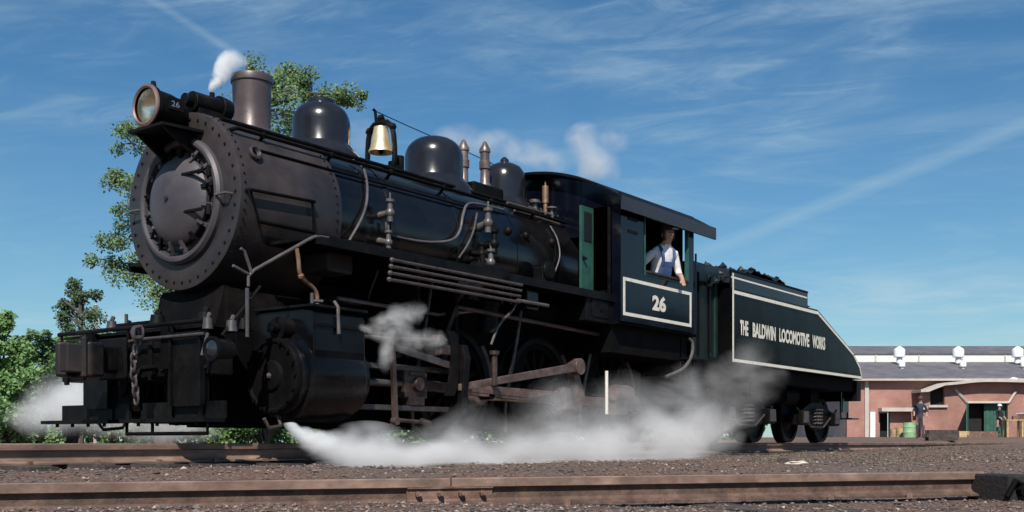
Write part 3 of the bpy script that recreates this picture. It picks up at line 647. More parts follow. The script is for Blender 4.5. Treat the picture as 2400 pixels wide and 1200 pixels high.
# ---- cylinders (both sides alike)
def cylinder_set(s_):
    Yc = s_ * 1.09; Zc = .575
    b = MB(); prof = [(.16, .001), (.16, .33), (.18, .345), (.24, .345), (.25, .385), (.28, .392), (.88, .392), (.90, .385), (.92, .35), (.98, .345), (.98, .001)]
    b.lathe((0, Yc, Zc), (1, 0, 0), prof, 48)
    cy_ = P('cylinder', b, M_CYL)
    b = MB(); b.lathe((0, Yc, Zc), (1, 0, 0), [(.16, .335), (.12, .335), (.105, .325), (.10, .30), (.115, .28), (.115, .14), (.09, .12), (.08, .001)], 48); fc = b.build('front_cover', M_UNDER, cy_)
    b = MB(); b.sphere((.08, Yc, Zc), .028, 8); b.build('cover_plug', M_STEEL, cy_)
    b = MB()
    for k in range(16):
        a = 2 * PI * k / 16; b.cyl((.115, Yc + .305 * math.cos(a), Zc + .305 * math.sin(a)), (.085, Yc + .305 * math.cos(a), Zc + .305 * math.sin(a)), .017, n=6)
    tag(b.build('cover_nuts', M_UNDER, cy_), kind='stuff')
    # valve chest: rounded box above the cylinder
    w = .36; out = [(-.40, .70), (.385, .70), (.39, .80), (.385, 1.10), (.36, 1.145), (.25, 1.165), (-.40, 1.165)]
    b = MB(); b.prism(out, lambda u, z, t: Vector((t, s_ * (1.06 + u), z)), .27, .90); vc = P('valve_chest', b, M_CYL, bevel=.012)
    b = MB(); b.box((.24, min(s_ * .70, s_ * 1.46), 1.168), (.93, max(s_ * .70, s_ * 1.46), 1.195)); b.build('chest_lid', M_BLACK, vc, .008)
    b = MB(); b.box((.255, min(s_ * 1.445, s_ * 1.462), 1.005), (.915, max(s_ * 1.445, s_ * 1.462), 1.03)); b.build('chest_flange', M_BLACK, vc)
    b = MB(); b.cyl((.27, s_ * 1.12, .99), (.14, s_ * 1.12, .99), .10, n=18); b.cyl((.14, s_ * 1.12, .99), (.06, s_ * 1.12, .99), .045, n=12); b.build('valve_cover', M_BLACK, vc)
    b = MB(); b.pipe([(.54, s_ * 1.42, 1.24), (.54, s_ * 1.465, 1.19), (.54, s_ * 1.475, .95)], .016); b.build('oil_pipe', M_PIPE, vc)
    b = MB(); b.cyl((.34, s_ * 1.35, 1.19), (.34, s_ * 1.35, 1.30), .018); b.cyl((.34, s_ * 1.35, 1.23), (.42, s_ * 1.4, 1.23), .016); b.build('relief_valve', M_STEEL, vc)
    # drain cocks and pipe
    b = MB(); b.pipe([(.18, s_ * 1.1, .23), (.16, s_ * 1.15, .14), (-.02, s_ * 1.2, .12), (-.08, s_ * 1.21, .20)], .017); b.build('drain_pipe', M_STEEL, cy_)
    # piston rod, guides, crosshead
    b = MB(); b.cyl((.98, Yc, Zc), (1.95, Yc, Zc), .036, n=12); P('piston_rod', b, M_STEEL)
    for z in (.735, .335):
        b = MB(); b.box((.98, min(Yc - .06, Yc + .06), z - .026), (2.48, max(Yc - .06, Yc + .06), z + .026)); P('crosshead_guide', b, M_STEEL, bevel=.005)
    b = MB(); b.box((1.78, Yc - .05, .44), (2.12, Yc + .05, .72)); b.box((1.84, Yc - .07, .66), (2.06, Yc + .07, .706)); b.box((1.84, Yc - .07, .364), (2.06, Yc + .07, .45)); b.cyl((1.96, Yc - .10, Zc), (1.96, Yc + .10, Zc), .07, n=14); P('crosshead', b, M_ROD2, bevel=.008)
    # combination lever hanging from the crosshead, valve rod and radius rod
    yo = s_ * 1.36
    b = MB(); b.prism([(-.028, .20), (.028, .20), (.022, .95), (-.022, .95)], lambda u, z, t: Vector((1.36 + u + (.0 if z > .5 else .04), t, z)), yo - .018, yo + .018); b.cyl((1.36, yo - .03, .95), (1.36, yo + .03, .95), .045, n=12); b.cyl((1.40, yo - .03, .2), (1.40, yo + .03, .2), .04, n=12); P('combination_lever', b, M_ROD2)
    b = MB(); b.pipe([(.90, s_ * 1.2, .99), (1.36, s_ * 1.3, .98), (2.25, s_ * 1.28, 1.03)], .02); P('valve_rod', b, M_STEEL)
    b = MB(); b.prism([(0, .035), (0, -.035), (1.0, -.19), (1.0, -.12)], lambda u, z, t: Vector((1.36 + u, t, .93 + z)), s_ * 1.27 - .015, s_ * 1.27 + .015); P('radius_rod', b, M_STEEL)
    b = MB(); b.pipe([(1.38, yo, .21), (1.9, yo, .19), (1.96, s_ * 1.2, .22)], .02); P('union_link', b, M_ROD2)
    # guide yoke and link
    b = MB(); b.prism([(-.62, .98), (-1.34, 1.0), (-1.38, .86), (-1.32, .30), (-1.14, .16), (-.92, .16), (-.92, .26), (-1.12, .30), (-1.20, .42), (-1.20, .76), (-.95, .80), (-.62, .80)], lambda u, z, t: Vector((t, -s_ * u, z)), 2.44, 2.53); P('guide_yoke', b, M_BLACK, bevel=.008)
    b = MB(); pts = arc((0, 0), 1.0, -.32, .32, 8, lambda u, v: (u - 1.0, v)); q2 = [(u + .075, v) for u, v in reversed(pts)]
    b.prism(pts + q2, lambda u, z, t: Vector((2.30 + u * 1.6, t, .80 + z * 1.05)), s_ * 1.30 - .02, s_ * 1.30 + .02); P('expansion_link', b, M_BLACK)
    b = MB(); b.cyl((2.12, s_ * 1.22, 1.02), (2.12, s_ * 1.34, 1.02), .06, n=12); b.cbox((2.2, s_ * 1.28, .93), (.16, .08, .10)); P('valve_gear_bracket', b, M_ROD2, bevel=.01)
for s_ in (-1, 1): cylinder_set(s_)

# ---- driving wheels
def wheel(name, X, s_, r, m, m2, spokes=0, cw=False, ang=0., parent=None, w=.14, gauge=.69):
    y0 = s_ * gauge; y1 = s_ * (gauge + w); A = (0, s_, 0)
    if parent is None:
        root = empty(name, Vector((X, 0, r + RAILZ)) - LOCO.location, None); root.parent = LOCO
    c = Vector((X, y0, r + RAILZ)); b = MB()
    if not spokes:
        b.lathe(c, A, [(w - .03, r - .075), (w - .06, r * .55), (w - .01, r * .32), (w + .0, .001)], 32); b.lathe(c, A, [(-.02, r - .075), (-.02, .001)], 32)
    b.lathe(c, A, [(-.03, r + .028), (-.005, r + .028), (.005, r), (w, r - .006), (w, r - .075), (w - .02, r - .08), (-.03, r - .08), (-.03, r + .028)], 40); 
    if parent is not None: return b.build(name, m, parent)
    b.build('tyre', M_BLACK, root)
    if spokes:
        b = MB(); b.lathe(c, A, [(.0, r - .08), (w - .03, r - .08), (w - .03, r - .14), (.0, r - .14), (.0, r - .08)], 40); b.build('rim', m, root)
        for k in range(spokes):
            a = ang + 2 * PI * (k + .5) / spokes; d = Vector((math.cos(a), 0, math.sin(a))); t_ = Vector((-math.sin(a), 0, math.cos(a)))
            b = MB(); b.prism([(.10, -.035), (r - .11, -.025), (r - .11, .025), (.10, .035)], lambda u, v, tt: c + d * u + t_ * v + Vector((0, s_ * tt, 0)), .02, w - .05); b.build('spoke', m, root)
        b = MB(); b.cyl(c + Vector((0, -s_ * .02, 0)), c + Vector((0, s_ * (w + .02), 0)), .15, n=20)
        pc = c + Vector((math.cos(ang), 0, math.sin(ang))) * .305; b.cyl(pc, pc + Vector((0, s_ * (w + .02), 0)), .105, n=16); b.cyl(pc, pc + Vector((0, s_ * (w + .30), 0)), .055, n=14); b.build('hub', m, root)
        if cw:
            a0 = ang + PI; pts = arc((0, 0), r - .10, a0 - .85, a0 + .85, 12, lambda u, v: (u, v)); b = MB()
            b.prism(pts, lambda u, v, tt: c + Vector((u, 0, v)) + Vector((0, s_ * tt, 0)), .01, w - .02); b.build('counterweight', m, root)
    return root
DR = .635; DX = (2.93, 4.55, 6.15); CA = -.35
for X in DX:
    for s_ in (-1, 1):
        wheel('driving_wheel', X, s_, DR, M_UNDER, M_STEEL, 14, True, CA if s_ < 0 else CA + PI / 2)
    b = MB(); b.cyl((X, -.69, DR + RAILZ), (X, .69, DR + RAILZ), .10, n=16); P('axle', b, M_UNDER)
for s_ in (-1, 1):
    a = CA if s_ < 0 else CA + PI / 2; off = Vector((math.cos(a), 0, math.sin(a))) * .305; yy = s_ * .93
    b = MB()
    for i in range(2):
        p0 = Vector((DX[i], yy, DR + RAILZ)) + off; p1 = Vector((DX[i + 1], yy, DR + RAILZ)) + off
        b.box((p0.x, yy - .03, p0.z - .055), (p1.x, yy + .03, p0.z + .055))
    for X in DX: p0 = Vector((X, yy, DR + RAILZ)) + off; b.cyl(p0 - Vector((0, .05, 0)), p0 + Vector((0, .05, 0)), .115, n=20)
    P('side_rod', b, M_RODS, bevel=.006)
    # main rod from crosshead pin to the main crank pin
    p0 = Vector((1.96, s_ * 1.10, .575)); p1 = Vector((DX[1], s_ * 1.10, DR + RAILZ)) + off; d = (p1 - p0).normalized(); up = Vector((-d.z, 0, d.x))
    b = MB(); L = (p1 - p0).length
    b.prism([(0, -.05), (L, -.075), (L, .075), (0, .05)], lambda u, v, t: p0 + d * u + up * v + Vector((0, t, 0)), -.03, .03)
    b.prism([(.1, .022), (L - .2, .04), (L - .2, -.04), (.1, -.022)], lambda u, v, t: p0 + d * u + up * v + Vector((0, t, 0)), -.036, .036)
    b.prism([(L - .22, -.13), (L + .16, -.13), (L + .20, .0), (L + .16, .13), (L - .22, .13)], lambda u, v, t: p0 + d * u + up * v + Vector((0, t, 0)), -.055, .055)
    P('main_rod', b, M_RODS, bevel=.006)
    # return crank and eccentric rod
    c0 = p1 + Vector((0, s_ * .13, 0)); c1 = Vector((DX[1] + .12, s_ * 1.23, DR + .26))
    b = MB(); dd = (c1 - c0); dl = dd.length; dn = dd.normalized(); du = Vector((-dn.z, 0, dn.x))
    b.prism([(-.08, -.08), (dl + .07, -.06), (dl + .07, .06), (-.08, .08)], lambda u, v, t: c0 + dn * u + du * v + Vector((0, t, 0)), -.03, .03); P('return_crank', b, M_RODS, bevel=.012)
    e0 = Vector((2.42, s_ * 1.31, .56)); e1 = Vector((c1.x, s_ * 1.31, c1.z)); d = (e1 - e0).normalized(); up = Vector((-d.z, 0, d.x)); L = (e1 - e0).length
    b = MB(); b.prism([(0, -.035), (L, -.05), (L, .05), (0, .035)], lambda u, v, t: e0 + d * u + up * v + Vector((0, t, 0)), -.02, .02); b.cyl(e1 - Vector((0, .04, 0)), e1 + Vector((0, .04, 0)), .10, n=18); P('eccentric_rod', b, M_RODS, bevel=.005)
b = MB(); b.cyl((2.98, -1.34, .60), (2.98, -1.34, .93), .032, n=10); b.cyl((2.98, -1.34, .93), (2.98, -1.34, .97), .055, n=12); P('oil_cup', b, M_ROD2)
for X in (3.74, 5.36):
    for s_ in (-1, 1): b = MB(); b.prism([(0, .2), (.08, .2), (.12, .9), (0, .9)], lambda u, z, t: Vector((X + u, t, z)), s_ * .66, s_ * .80); P('brake_hanger', b, M_UNDER)
for X in DX:
    for s_ in (-1, 1):
        for k in range(6):
            b = MB(); L_ = .46 - .06 * k; b.box((X - L_, s_ * .55 - .05, 1.33 - .025 * k), (X + L_, s_ * .55 + .05, 1.352 - .025 * k)); P('spring_leaf', b, M_BLACK)
        b = MB(); b.box((X - .05, s_ * .55 - .07, 1.16), (X + .05, s_ * .55 + .07, 1.37)); P('spring_buckle', b, M_BLACK)
        b = MB(); pts = arc((X, DR + RAILZ), DR + .02, .15, .75, 6, lambda u, v: (u, v)); b.prism(pts + [(u + .06, v + .02) for u, v in reversed(pts)], lambda u, z, t: Vector((u, t, z)), s_ * .72, s_ * .82); P('brake_shoe', b, M_ROD2)
        b = MB(); b.pipe(spline([(X - .5, s_ * .95, 1.75), (X - .62, s_ * .95, 1.2), (X - .70, s_ * .85, .5), (X - .62, s_ * .78, .12)], 5), .02); P('sand_delivery_pipe', b, M_PIPE)
b = MB(); b.pipe([(2.6, -1.12, 1.42), (7.3, -1.12, 1.30)], .025); P('train_pipe', b, M_ROD2)
b = MB(); b.pipe([(1.0, -1.0, 1.35), (2.4, -1.05, 1.32), (3.0, -1.1, 1.42)], .02); P('exhaust_drain_pipe', b, M_PIPE)
b = MB(); b.cyl((3.3, -1.0, 1.2), (3.3, -1.0, 1.5), .12, n=16); b.cyl((3.3, -1.0, 1.5), (3.3, -1.0, 1.54), .14, n=16); P('brake_cylinder', b, M_BLACK)
b = MB(); b.pipe([(5.2, -1.38, .34), (5.2, -1.38, .87)], .02); P('grab_rod', b, M_WHITE)
b = MB(); b.cyl((5.5, -1.3, .62), (5.85, -1.3, .62), .10, n=16); b.cbox((5.68, -1.25, .45), (.3, .12, .2)); P('injector_overflow', b, M_RODS)
b = MB(); b.cyl((6.0, -1.25, .5), (6.4, -1.2, .42), .05); b.sphere((6.1, -1.25, .5), .09, 10); b.pipe([(6.3, -1.3, .5), (6.6, -1.3, .46), (6.75, -1.3, .3)], .025); P('pipe_union', b, M_BLACK)

# ---- pilot, footboards, coupler
b = MB(); b.box((-.72, -1.08, .56), (-.48, 1.08, .86)); beam = P('pilot_beam', b, M_BLACK, bevel=.012)
for Y in (-.98, -.3, .3, .62, .98):
    b = MB(); b.cbox((-.73, Y, .70), (.03, .05, .34)); b.build('beam_strap', M_BLACK, beam, .005)
b = MB()
for Y in (-1.03, -.85, -.45, .45, .8, 1.03):
    for z in (.62, .80): b.sphere((-.725, Y, z), .02, 6)
tag(b.build('beam_bolts', M_BLACK, beam, merge=False), kind='stuff')
b = MB(); b.box((-.70, -1.08, .955), (-.22, 1.06, .98)); P('pilot_deck', b, M_BLACK)
b = MB(); b.pipe([(-.76, -1.12, 1.0), (-.76, 1.06, 1.0)], .020); rail_ = P('pilot_handrail', b, M_BLACK)
for Y in (-1.08, -.62, .0, .55, 1.02):
    b = MB(); b.pipe([(-.76, Y, 1.0), (-.74, Y, .84)], .014); b.build('stanchion', M_BLACK, rail_)
b = MB(); b.pipe([(-.80, -1.15, .885), (-.80, -.2, .885), (-.85, -.1, .86)], .014); b.pipe([(-.80, -1.15, .885), (-.86, -1.15, .70)], .014); P('uncoupling_lever', b, M_STEEL)
for s_, ya, yb in ((-1, -1.24, -.12), (1, .05, 1.10)):
    b = MB(); b.box((-.92, ya, .165), (-.70, yb, .195)); fb = P('footboard', b, M_BLACK)
    b = MB(); b.box((-.705, ya, .195), (-.68, yb, .34)); b.build('kick_plate', M_BLACK, fb)
    for k in range(4):
        Y = ya + (yb - ya) * (.15 + .233 * k); b = MB(); b.cyl((-.85, Y, .165), (-.85, Y, .135), .016, n=6); b.build('bolt', M_BLACK, fb)
    for Y in (ya + .25 * (yb - ya), ya + .62 * (yb - ya)):
        b = MB(); b.box((-.72, Y - .03, .19), (-.66, Y + .03, .60)); b.build('hanger', M_BLACK, fb)
b = MB(); b.pipe([(-.86, -1.22, .165), (-.86, -1.22, .07), (-.86, -.14, .07), (-.86, -.14, .165)], .016); b.pipe([(-.86, -.5, .165), (-.86, -.5, .07)], .014); P('footboard_stirrup', b, M_UNDER)
b = MB(); b.box((-.76, -1.02, .30), (-.735, -.62, .92)); b.box((-.785, -1.03, .30), (-.735, -1.0, .92)); b.box((-.785, -.64, .30), (-.735, -.61, .92)); P('hanger_plate', b, M_BLACK)
b = MB(); b.box((-.76, .30, .30), (-.735, .62, .70)); P('hanger_plate', b, M_BLACK)
# knuckle coupler
b = MB(); b.box((-.92, -.10, .60), (-.60, .10, .82)); b.box((-.74, -.2, .54), (-.70, .2, .90)); cp = P('coupler', b, M_BLACK, bevel=.02)
b = MB(); b.prism([(-.90, -.15), (-.88, .16), (-1.02, .20), (-1.16, .17), (-1.20, .10), (-1.13, .03), (-1.02, .07), (-1.0, -.08), (-1.10, -.13), (-1.04, -.17)], lambda u, v, t: Vector((u, v, t)), .55, .84); b.build('coupler_head', mat('coupler_iron', (.008, .007, .007), .6, .1, .4, 8, col2=(.026, .014, .012)), cp, .02)
b = MB(); b.prism([(-1.02, -.17), (-1.10, -.14), (-1.22, -.10), (-1.24, -.02), (-1.16, .01), (-1.12, -.06), (-1.02, -.08)], lambda u, v, t: Vector((u, v, t)), .58, .82); b.cyl((-1.08, -.13, .54), (-1.08, -.13, .88), .03, n=10); b.build('knuckle', mat('coupler_iron', (0, 0, 0)), cp, .012)
# hanging safety chain
cc = empty('safety_chain', Vector((-.84, -.56, .92)) - LOCO.location); cc.parent = LOCO
for k in range(9):
    z = .90 - k * .068; Y = -.60 + .06 * math.sin(k * .5) + .014 * k; b = MB(); pts = []
    for i in range(13):
        a = 2 * PI * i / 12; u, v = .026 * math.cos(a), .048 * math.sin(a)
        pts.append((-.86 + (u if k % 2 else 0), Y + (0 if k % 2 else u), z + v))
    b.pipe(pts, .011, 6); b.build('link', M_STEEL, cc)
b = MB(); b.pipe(spline([(-.86, -.60, .95), (-.93, -.60, .93), (-.93, -.60, .86), (-.86, -.60, .86)], 4), .02); b.build('hook', M_STEEL, cc)
# air hose, lamp and posts on the near corner
b = MB(); b.pipe(spline([(-.74, -.38, .64), (-.90, -.38, .60), (-.94, -.38, .42), (-.90, -.34, .33)], 6), .026); b.cyl((-.90, -.34, .34), (-.88, -.33, .27), .04, n=10); P('air_hose', b, M_UNDER)
b = MB(); b.lathe((-.66, -1.36, .74), (-1, 0, 0), [(-.10, .001), (-.10, .07), (.06, .085), (.07, .10), (.10, .10), (.10, .08), (.08, .05), (.08, .001)], 24); ml = P('marker_lamp', b, M_BLACK)
b = MB(); b.lathe((-.66, -1.36, .74), (-1, 0, 0), [(.085, .075), (.11, .05), (.12, .001)], 20); b.build('lens', M_GLASS, ml)
b = MB(); b.pipe([(-.39, -1.36, .86), (-.39, -1.36, 1.26)], .016); P('flag_post', b, M_STEEL)
b = MB(); b.pipe([(-.6, -1.30, .86), (-.2, -1.3, 1.30)], .014); P('smokebox_brace', b, M_BLACK)
for k, (X, Y, Z, r) in enumerate(((-.50, -1.30, .90, .05), (-.36, -1.28, .93, .06), (-.62, -1.15, .92, .045), (-.45, -.9, 1.0, .06), (-.5, .35, 1.0, .05), (-.45, -.25, 1.02, .07))):
    b = MB(); b.cyl((X, Y, Z), (X, Y, Z + .09), r, r * .8, n=12); b.cyl((X, Y, Z + .09), (X + .02, Y, Z + .13), r * .4, n=8); P('pilot_fitting', b, M_BLACK if k % 2 else M_STEEL)
b = MB(); b.prism([(-.52, .55), (.25, .55), (.25, 1.42), (.12, 1.42), (.0, .99), (-.52, .90)], lambda u, z, t: Vector((u, t, z)), -.45, .45); P('pilot_frame', b, M_UNDER)

for o_ in LOCO.children:
    if o_.name.split('.')[0] in ('pilot_beam', 'pilot_deck', 'pilot_handrail', 'uncoupling_lever', 'footboard', 'footboard_stirrup', 'hanger_plate', 'air_hose'): o_.location.x += .18
# ---- cab
CY = 1.45; CX0, CX1 = 5.42, 7.38
cab = empty('cab', Vector((6.4, 0, 1.5)) - LOCO.location); cab.parent = LOCO
for s_ in (-1, 1):
    ya, yb = sorted((s_ * CY, s_ * (CY - .03)))
    def side(x0, x1, z0, z1): return MB().box((x0, ya, z0), (x1, yb, z1))
    b = MB(); outer = [(CX0, 1.5), (CX1, 1.5), (CX1, 3.10), (CX0, 3.10)]
    for q_ in ((CX0, 6.02, 1.5, 3.10), (6.02, 7.20, 1.5, 2.16), (6.02, 7.20, 2.90, 3.10), (7.20, CX1, 1.5, 3.10)): b.box((q_[0], ya, q_[2]), (q_[1], yb, q_[3]))
    sw = b.build('side_wall', M_CAB, cab)
    if s_ > 0:
        b = MB(); b.box((6.03, 1.425, 2.168), (6.72, 1.445, 2.899)); b.box((6.72, 1.425, 2.5), (7.19, 1.445, 2.899)); b.build('window_shutter', M_UNDER, cab)
    b = MB(); yo = s_ * (CY + .008)
    for a_, c_ in (((6.00, 2.135), (7.22, 2.165)), ((6.00, 2.89), (7.22, 2.92)), ((6.0, 2.165), (6.03, 2.89)), ((7.19, 2.165), (7.22, 2.89))):
        b.box((a_[0], min(yo, yo - s_ * .05), a_[1]), (c_[0], max(yo, yo - s_ * .05), c_[1]))
    b.build('window_frame', M_GREEN if s_ < 0 else M_CAB, cab)
    b = MB(); b.box((6.03, min(s_ * 1.40, s_ * 1.49), 2.168), (7.19, max(s_ * 1.40, s_ * 1.49), 2.195)); b.build('arm_rest', mat('arm_rest_leather', (.03, .025, .02), .5), cab)
    # white border round the number panel
    y0_ = s_ * (CY + .001); y1_ = s_ * (CY + .007); lo, hi = min(y0_, y1_), max(y0_, y1_)
    X0, X1, Z0, Z1, t_ = 5.475, 7.30, 1.575, 2.05, .042
    b = MB(); b.box((X0, lo, Z0), (X1, hi, Z0 + t_)); b.box((X0, lo, Z1 - t_), (X1, hi, Z1)); b.box((X0, lo, Z0 + t_), (X0 + t_, hi, Z1 - t_)); b.box((X1 - t_, lo, Z0 + t_), (X1, hi, Z1 - t_)); b.build('panel_border', M_WHITE, cab)
text_mesh('cab_number', '26', M_WHITE, cab, (6.20, -CY - .008, 1.705), (1, 0, 0), (0, 0, 1), .205, .37, offset=.05)
# front wall with door openings, rear open
def roofz(y): return 3.50 - .20 * (abs(y) / 1.0) ** 2.0 if abs(y) < 1.0 else 3.30 - .46 * (abs(y) - 1.0) - .16 * (abs(y) - 1) ** 2
b = MB()
ys_ = [-1.42 + 2.84 * k / 28 for k in range(29)]
def wall_poly(x0, x1, y0, y1, z0, ztop=None):
    yy = [y0 + (y1 - y0) * k / 10 for k in range(11)]
    poly = [(y0, z0), (y1, z0)] + [(y, (ztop if ztop else roofz(y) - .03)) for y in reversed(yy)]
    b.prism(poly, lambda u, z, t: Vector((t, u, z)), x0, x1)
wall_poly(CX0, CX0 + .03, -.86, .86, 2.6); wall_poly(CX0, CX0 + .03, -1.42, -.87, 2.94); wall_poly(CX0, CX0 + .03, .87, 1.42, 2.94)
wall_poly(CX0, CX0 + .03, -1.42, -1.32, 1.5, 2.93); wall_poly(CX0, CX0 + .03, 1.32, 1.42, 1.5, 2.93)
b.build('front_wall', M_CAB, cab)
b = MB(); b.box((5.13, -1.06, 1.83), (5.41, -1.025, 2.93)); dr = b.build('front_door', M_GREEN, cab, .004)
b = MB(); b.box((5.18, -1.068, 2.50), (5.36, -1.058, 2.86)); b.build('door_pane', M_GLASS, cab)
b = MB(); b.box((5.15, -1.07, 2.26), (5.19, -1.0605, 2.30)); b.cyl((5.17, -1.06, 2.27), (5.17, -1.11, 2.27), .014); b.build('door_handle', M_BLACK, cab)
b = MB(); b.box((5.40, -1.31, 1.83), (5.415, -1.27, 2.93)); b.build('door_jamb', M_BLACK, cab)
b = MB(); pts = [(-1.54 + 3.08 * k / 36) for k in range(37)]
b.prism([(y, roofz(y)) for y in pts] + [(y, roofz(y) - .035) for y in reversed(pts)], lambda u, z, t: Vector((t, u, z)), 5.28, 7.85); roof = b.build('roof', M_BLACK, cab)
for s_ in (-1, 1):
    b = MB(); ya, yb = sorted((s_ * 1.535, s_ * 1.56)); b.box((5.28, ya, roofz(1.54) - .16), (7.85, yb, roofz(1.54) + .005)); b.build('gutter', mat('roof_edge_paint', (.03, .03, .036), .4, 0, .2, 4), cab)
b = MB(); b.box((6.1, -.45, roofz(.45) - .02), (6.9, .45, 3.53)); b.build('roof_hatch', M_BLACK, cab, .01)
b = MB(); b.box((CX0 + .03, -1.2, 1.5), (6.35, 1.2, 1.9)); b.lathe((5.45, 0, BC), (1, 0, 0), [(0, .8), (.25, .78), (.26, .001)], 40); b.build('backhead', M_UNDER, cab)
b = MB(); b.box((CX0, -1.42, 1.47), (7.6, 1.42, 1.498)); b.build('floor', M_UNDER, cab)
b = MB(); yy_ = [-1.36 + 2.78 * k / 20 for k in range(21)]; b.prism([(-1.36, 1.5), (1.42, 1.5)] + [(y, roofz(y) - .04) for y in reversed(yy_)], lambda u, z, t: Vector((t, u, z)), 7.2, 7.23); b.build('rear_panel', M_UNDER, cab)
for (x_, z_) in ((5.60, 2.78), (5.60, 2.62)):
    b = MB(); b.box((x_, -1.462, z_), (x_ + .22, -1.4505, z_ + .035)); b.build('plate_bracket', M_BLACK, cab)
b = MB(); b.pipe([(7.42, -1.46, 1.5), (7.42, -1.46, 2.6)], .016); b.build('grab_iron', M_CAB, cab)
for z in (.46, .80, 1.14):
    b = MB(); b.box((7.25, -1.42, z), (7.62, -1.22, z + .025)); P('cab_step', b, M_BLACK)
b = MB(); b.box((7.26, -1.30, .46), (7.29, -1.27, 1.47)); b.box((7.58, -1.30, .46), (7.61, -1.27, 1.47)); P('step_hanger', b, M_BLACK)
b = MB(); b.pipe(spline([(7.32, -1.40, 1.43), (7.40, -1.42, 1.36), (7.36, -1.42, 1.18), (7.15, -1.4, 1.0), (6.85, -1.3, .88)], 6), .022); P('water_hose', b, M_PIPE)

# ================================================================== TENDER
TEN = empty('tender', (11.4, 0, RAILZ), 'black slope-back tender with white lettering coupled behind the locomotive cab', 'tender')
TY = 1.40; TX0 = 8.72
sidep = [(TX0, 1.18), (14.38, 1.18), (14.36, 1.30), (14.27, 1.43), (13.92, 1.66), (12.12, 2.28), (TX0, 2.28)]
b = MB(); b.prism(sidep, lambda u, z, t: Vector((u, t, z)), -TY, TY); tank = b.build('tank', mat('tender_black_paint', (.0032, .0034, .004), .24, 0, .4, 2, spec=.10, rvar=.5, col2=(.008, .007, .0065), mixlo=.5, mixhi=.8, bump=.2, bscale=1.3, streak=(1, 1, .6)), TEN)
# inset front bunker
b = MB(); b.box((7.85, -1.18, 1.18), (TX0 - .002, 1.18, 2.60)); bk = b.build('front_bunker', mat('bunker_paint', (.010, .014, .014), .35, 0, .3, 4), TEN, .02)
for X in (8.0, 8.36, 8.55):
    b = MB(); b.box((X, -1.20, 1.25), (X + .05, -1.182, 2.45)); b.build('stiffener', mat('bunker_green', (.012, .040, .034), .5) if X > 8.1 else M_UNDER, bk)
b = MB(); b.pipe([(8.25, -1.27, 1.3), (8.25, -1.27, 2.4)], .015); b.build('grab_iron', M_BLACK, bk)
# coal boards above the tank side
for s_ in (-1, 1):
    ya, yb = sorted((s_ * (TY - .02), s_ * (TY - .045)))
    b = MB(); b.box((TX0, ya, 2.282), (11.72, yb, 2.52)); cb = b.build('coal_board', M_CAB, TEN)
    y0_, y1_ = sorted((s_ * (TY - .019), s_ * (TY - .012)))
    b = MB(); b.box((TX0, y0_, 2.43), (11.68, y1_, 2.455)); b.build('stripe', M_WHITE, cb)
    b = MB(); b.pipe([(TX0, s_ * (TY - .03), 2.54), (11.72, s_ * (TY - .03), 2.54)], .022); b.build('coping', M_BLACK, cb)
    y0_, y1_ = sorted((s_ * (TY + .001), s_ * (TY + .007)))
    def ribbon(pts, w):
        bb = MB()
        for (p, q) in zip(pts[:-1], pts[1:]):
            d = Vector((q[0] - p[0], 0, q[1] - p[1])); d.normalize(); nn = Vector((-d.z, 0, d.x)) * w / 2; ex = d * w * .45
            a_, c_ = Vector((p[0], 0, p[1])) , Vector((q[0], 0, q[1]))
            vs = []
            for y in (y0_, y1_): vs += [a_ - ex + nn + Vector((0, y, 0)), a_ - ex - nn + Vector((0, y, 0)), c_ + ex - nn + Vector((0, y, 0)), c_ + ex + nn + Vector((0, y, 0))]
            bb.add(vs, [(0, 1, 2, 3), (7, 6, 5, 4), (0, 4, 5, 1), (1, 5, 6, 2), (2, 6, 7, 3), (3, 7, 4, 0)])
        return bb
    i_ = .03
    bb = MB(); bb.box((TX0, y0_, 1.19), (14.36, y1_, 1.235)); bb.box((TX0, y0_, 1.236), (TX0 + .04, y1_, 2.50)); bb.box((TX0 + .041, y0_, 2.20), (12.09, y1_, 2.25)); bb.build('border_stripe', M_WHITE, tank)
    ribbon([(12.12, 2.225), (13.90, 1.625)], .045).build('slope_stripe', M_WHITE, tank)
    ribbon([(13.92, 1.61), (14.25, 1.40)], .04).build('corner_stripe', M_WHITE, tank); ribbon([(14.27, 1.375), (14.345, 1.26)], .035).build('edge_stripe', M_WHITE, tank)
    b = MB()
    for k in range(60): b.sphere((TX0 + .1 + k * .09, s_ * TY, 1.27), .010, 5)
    for xr in (10.2, 11.9):
        for k in range(10): b.sphere((xr, s_ * TY, 1.30 + k * .085), .009, 5)
    for k in range(37): b.sphere((TX0 + .1 + k * .09, s_ * TY, 2.165), .009, 5)
    tag(b.build('rivets', mat('tender_black_paint', (0, 0, 0)), tank, merge=False), kind='stuff')
wx = 8.97; tot = 12.46 - 8.97
for wd, x0, x1 in (('THE', 8.97, 9.26), ('BALDWIN', 9.42, 10.30), ('LOCOMOTIVE', 10.44, 11.72), ('WORKS', 11.86, 12.46)):
    text_mesh('lettering', wd, M_WHITE, tank, (x0, -TY - .008, 1.605), (1, 0, 0), (0, 0, 1), .225, x1 - x0, offset=.045)
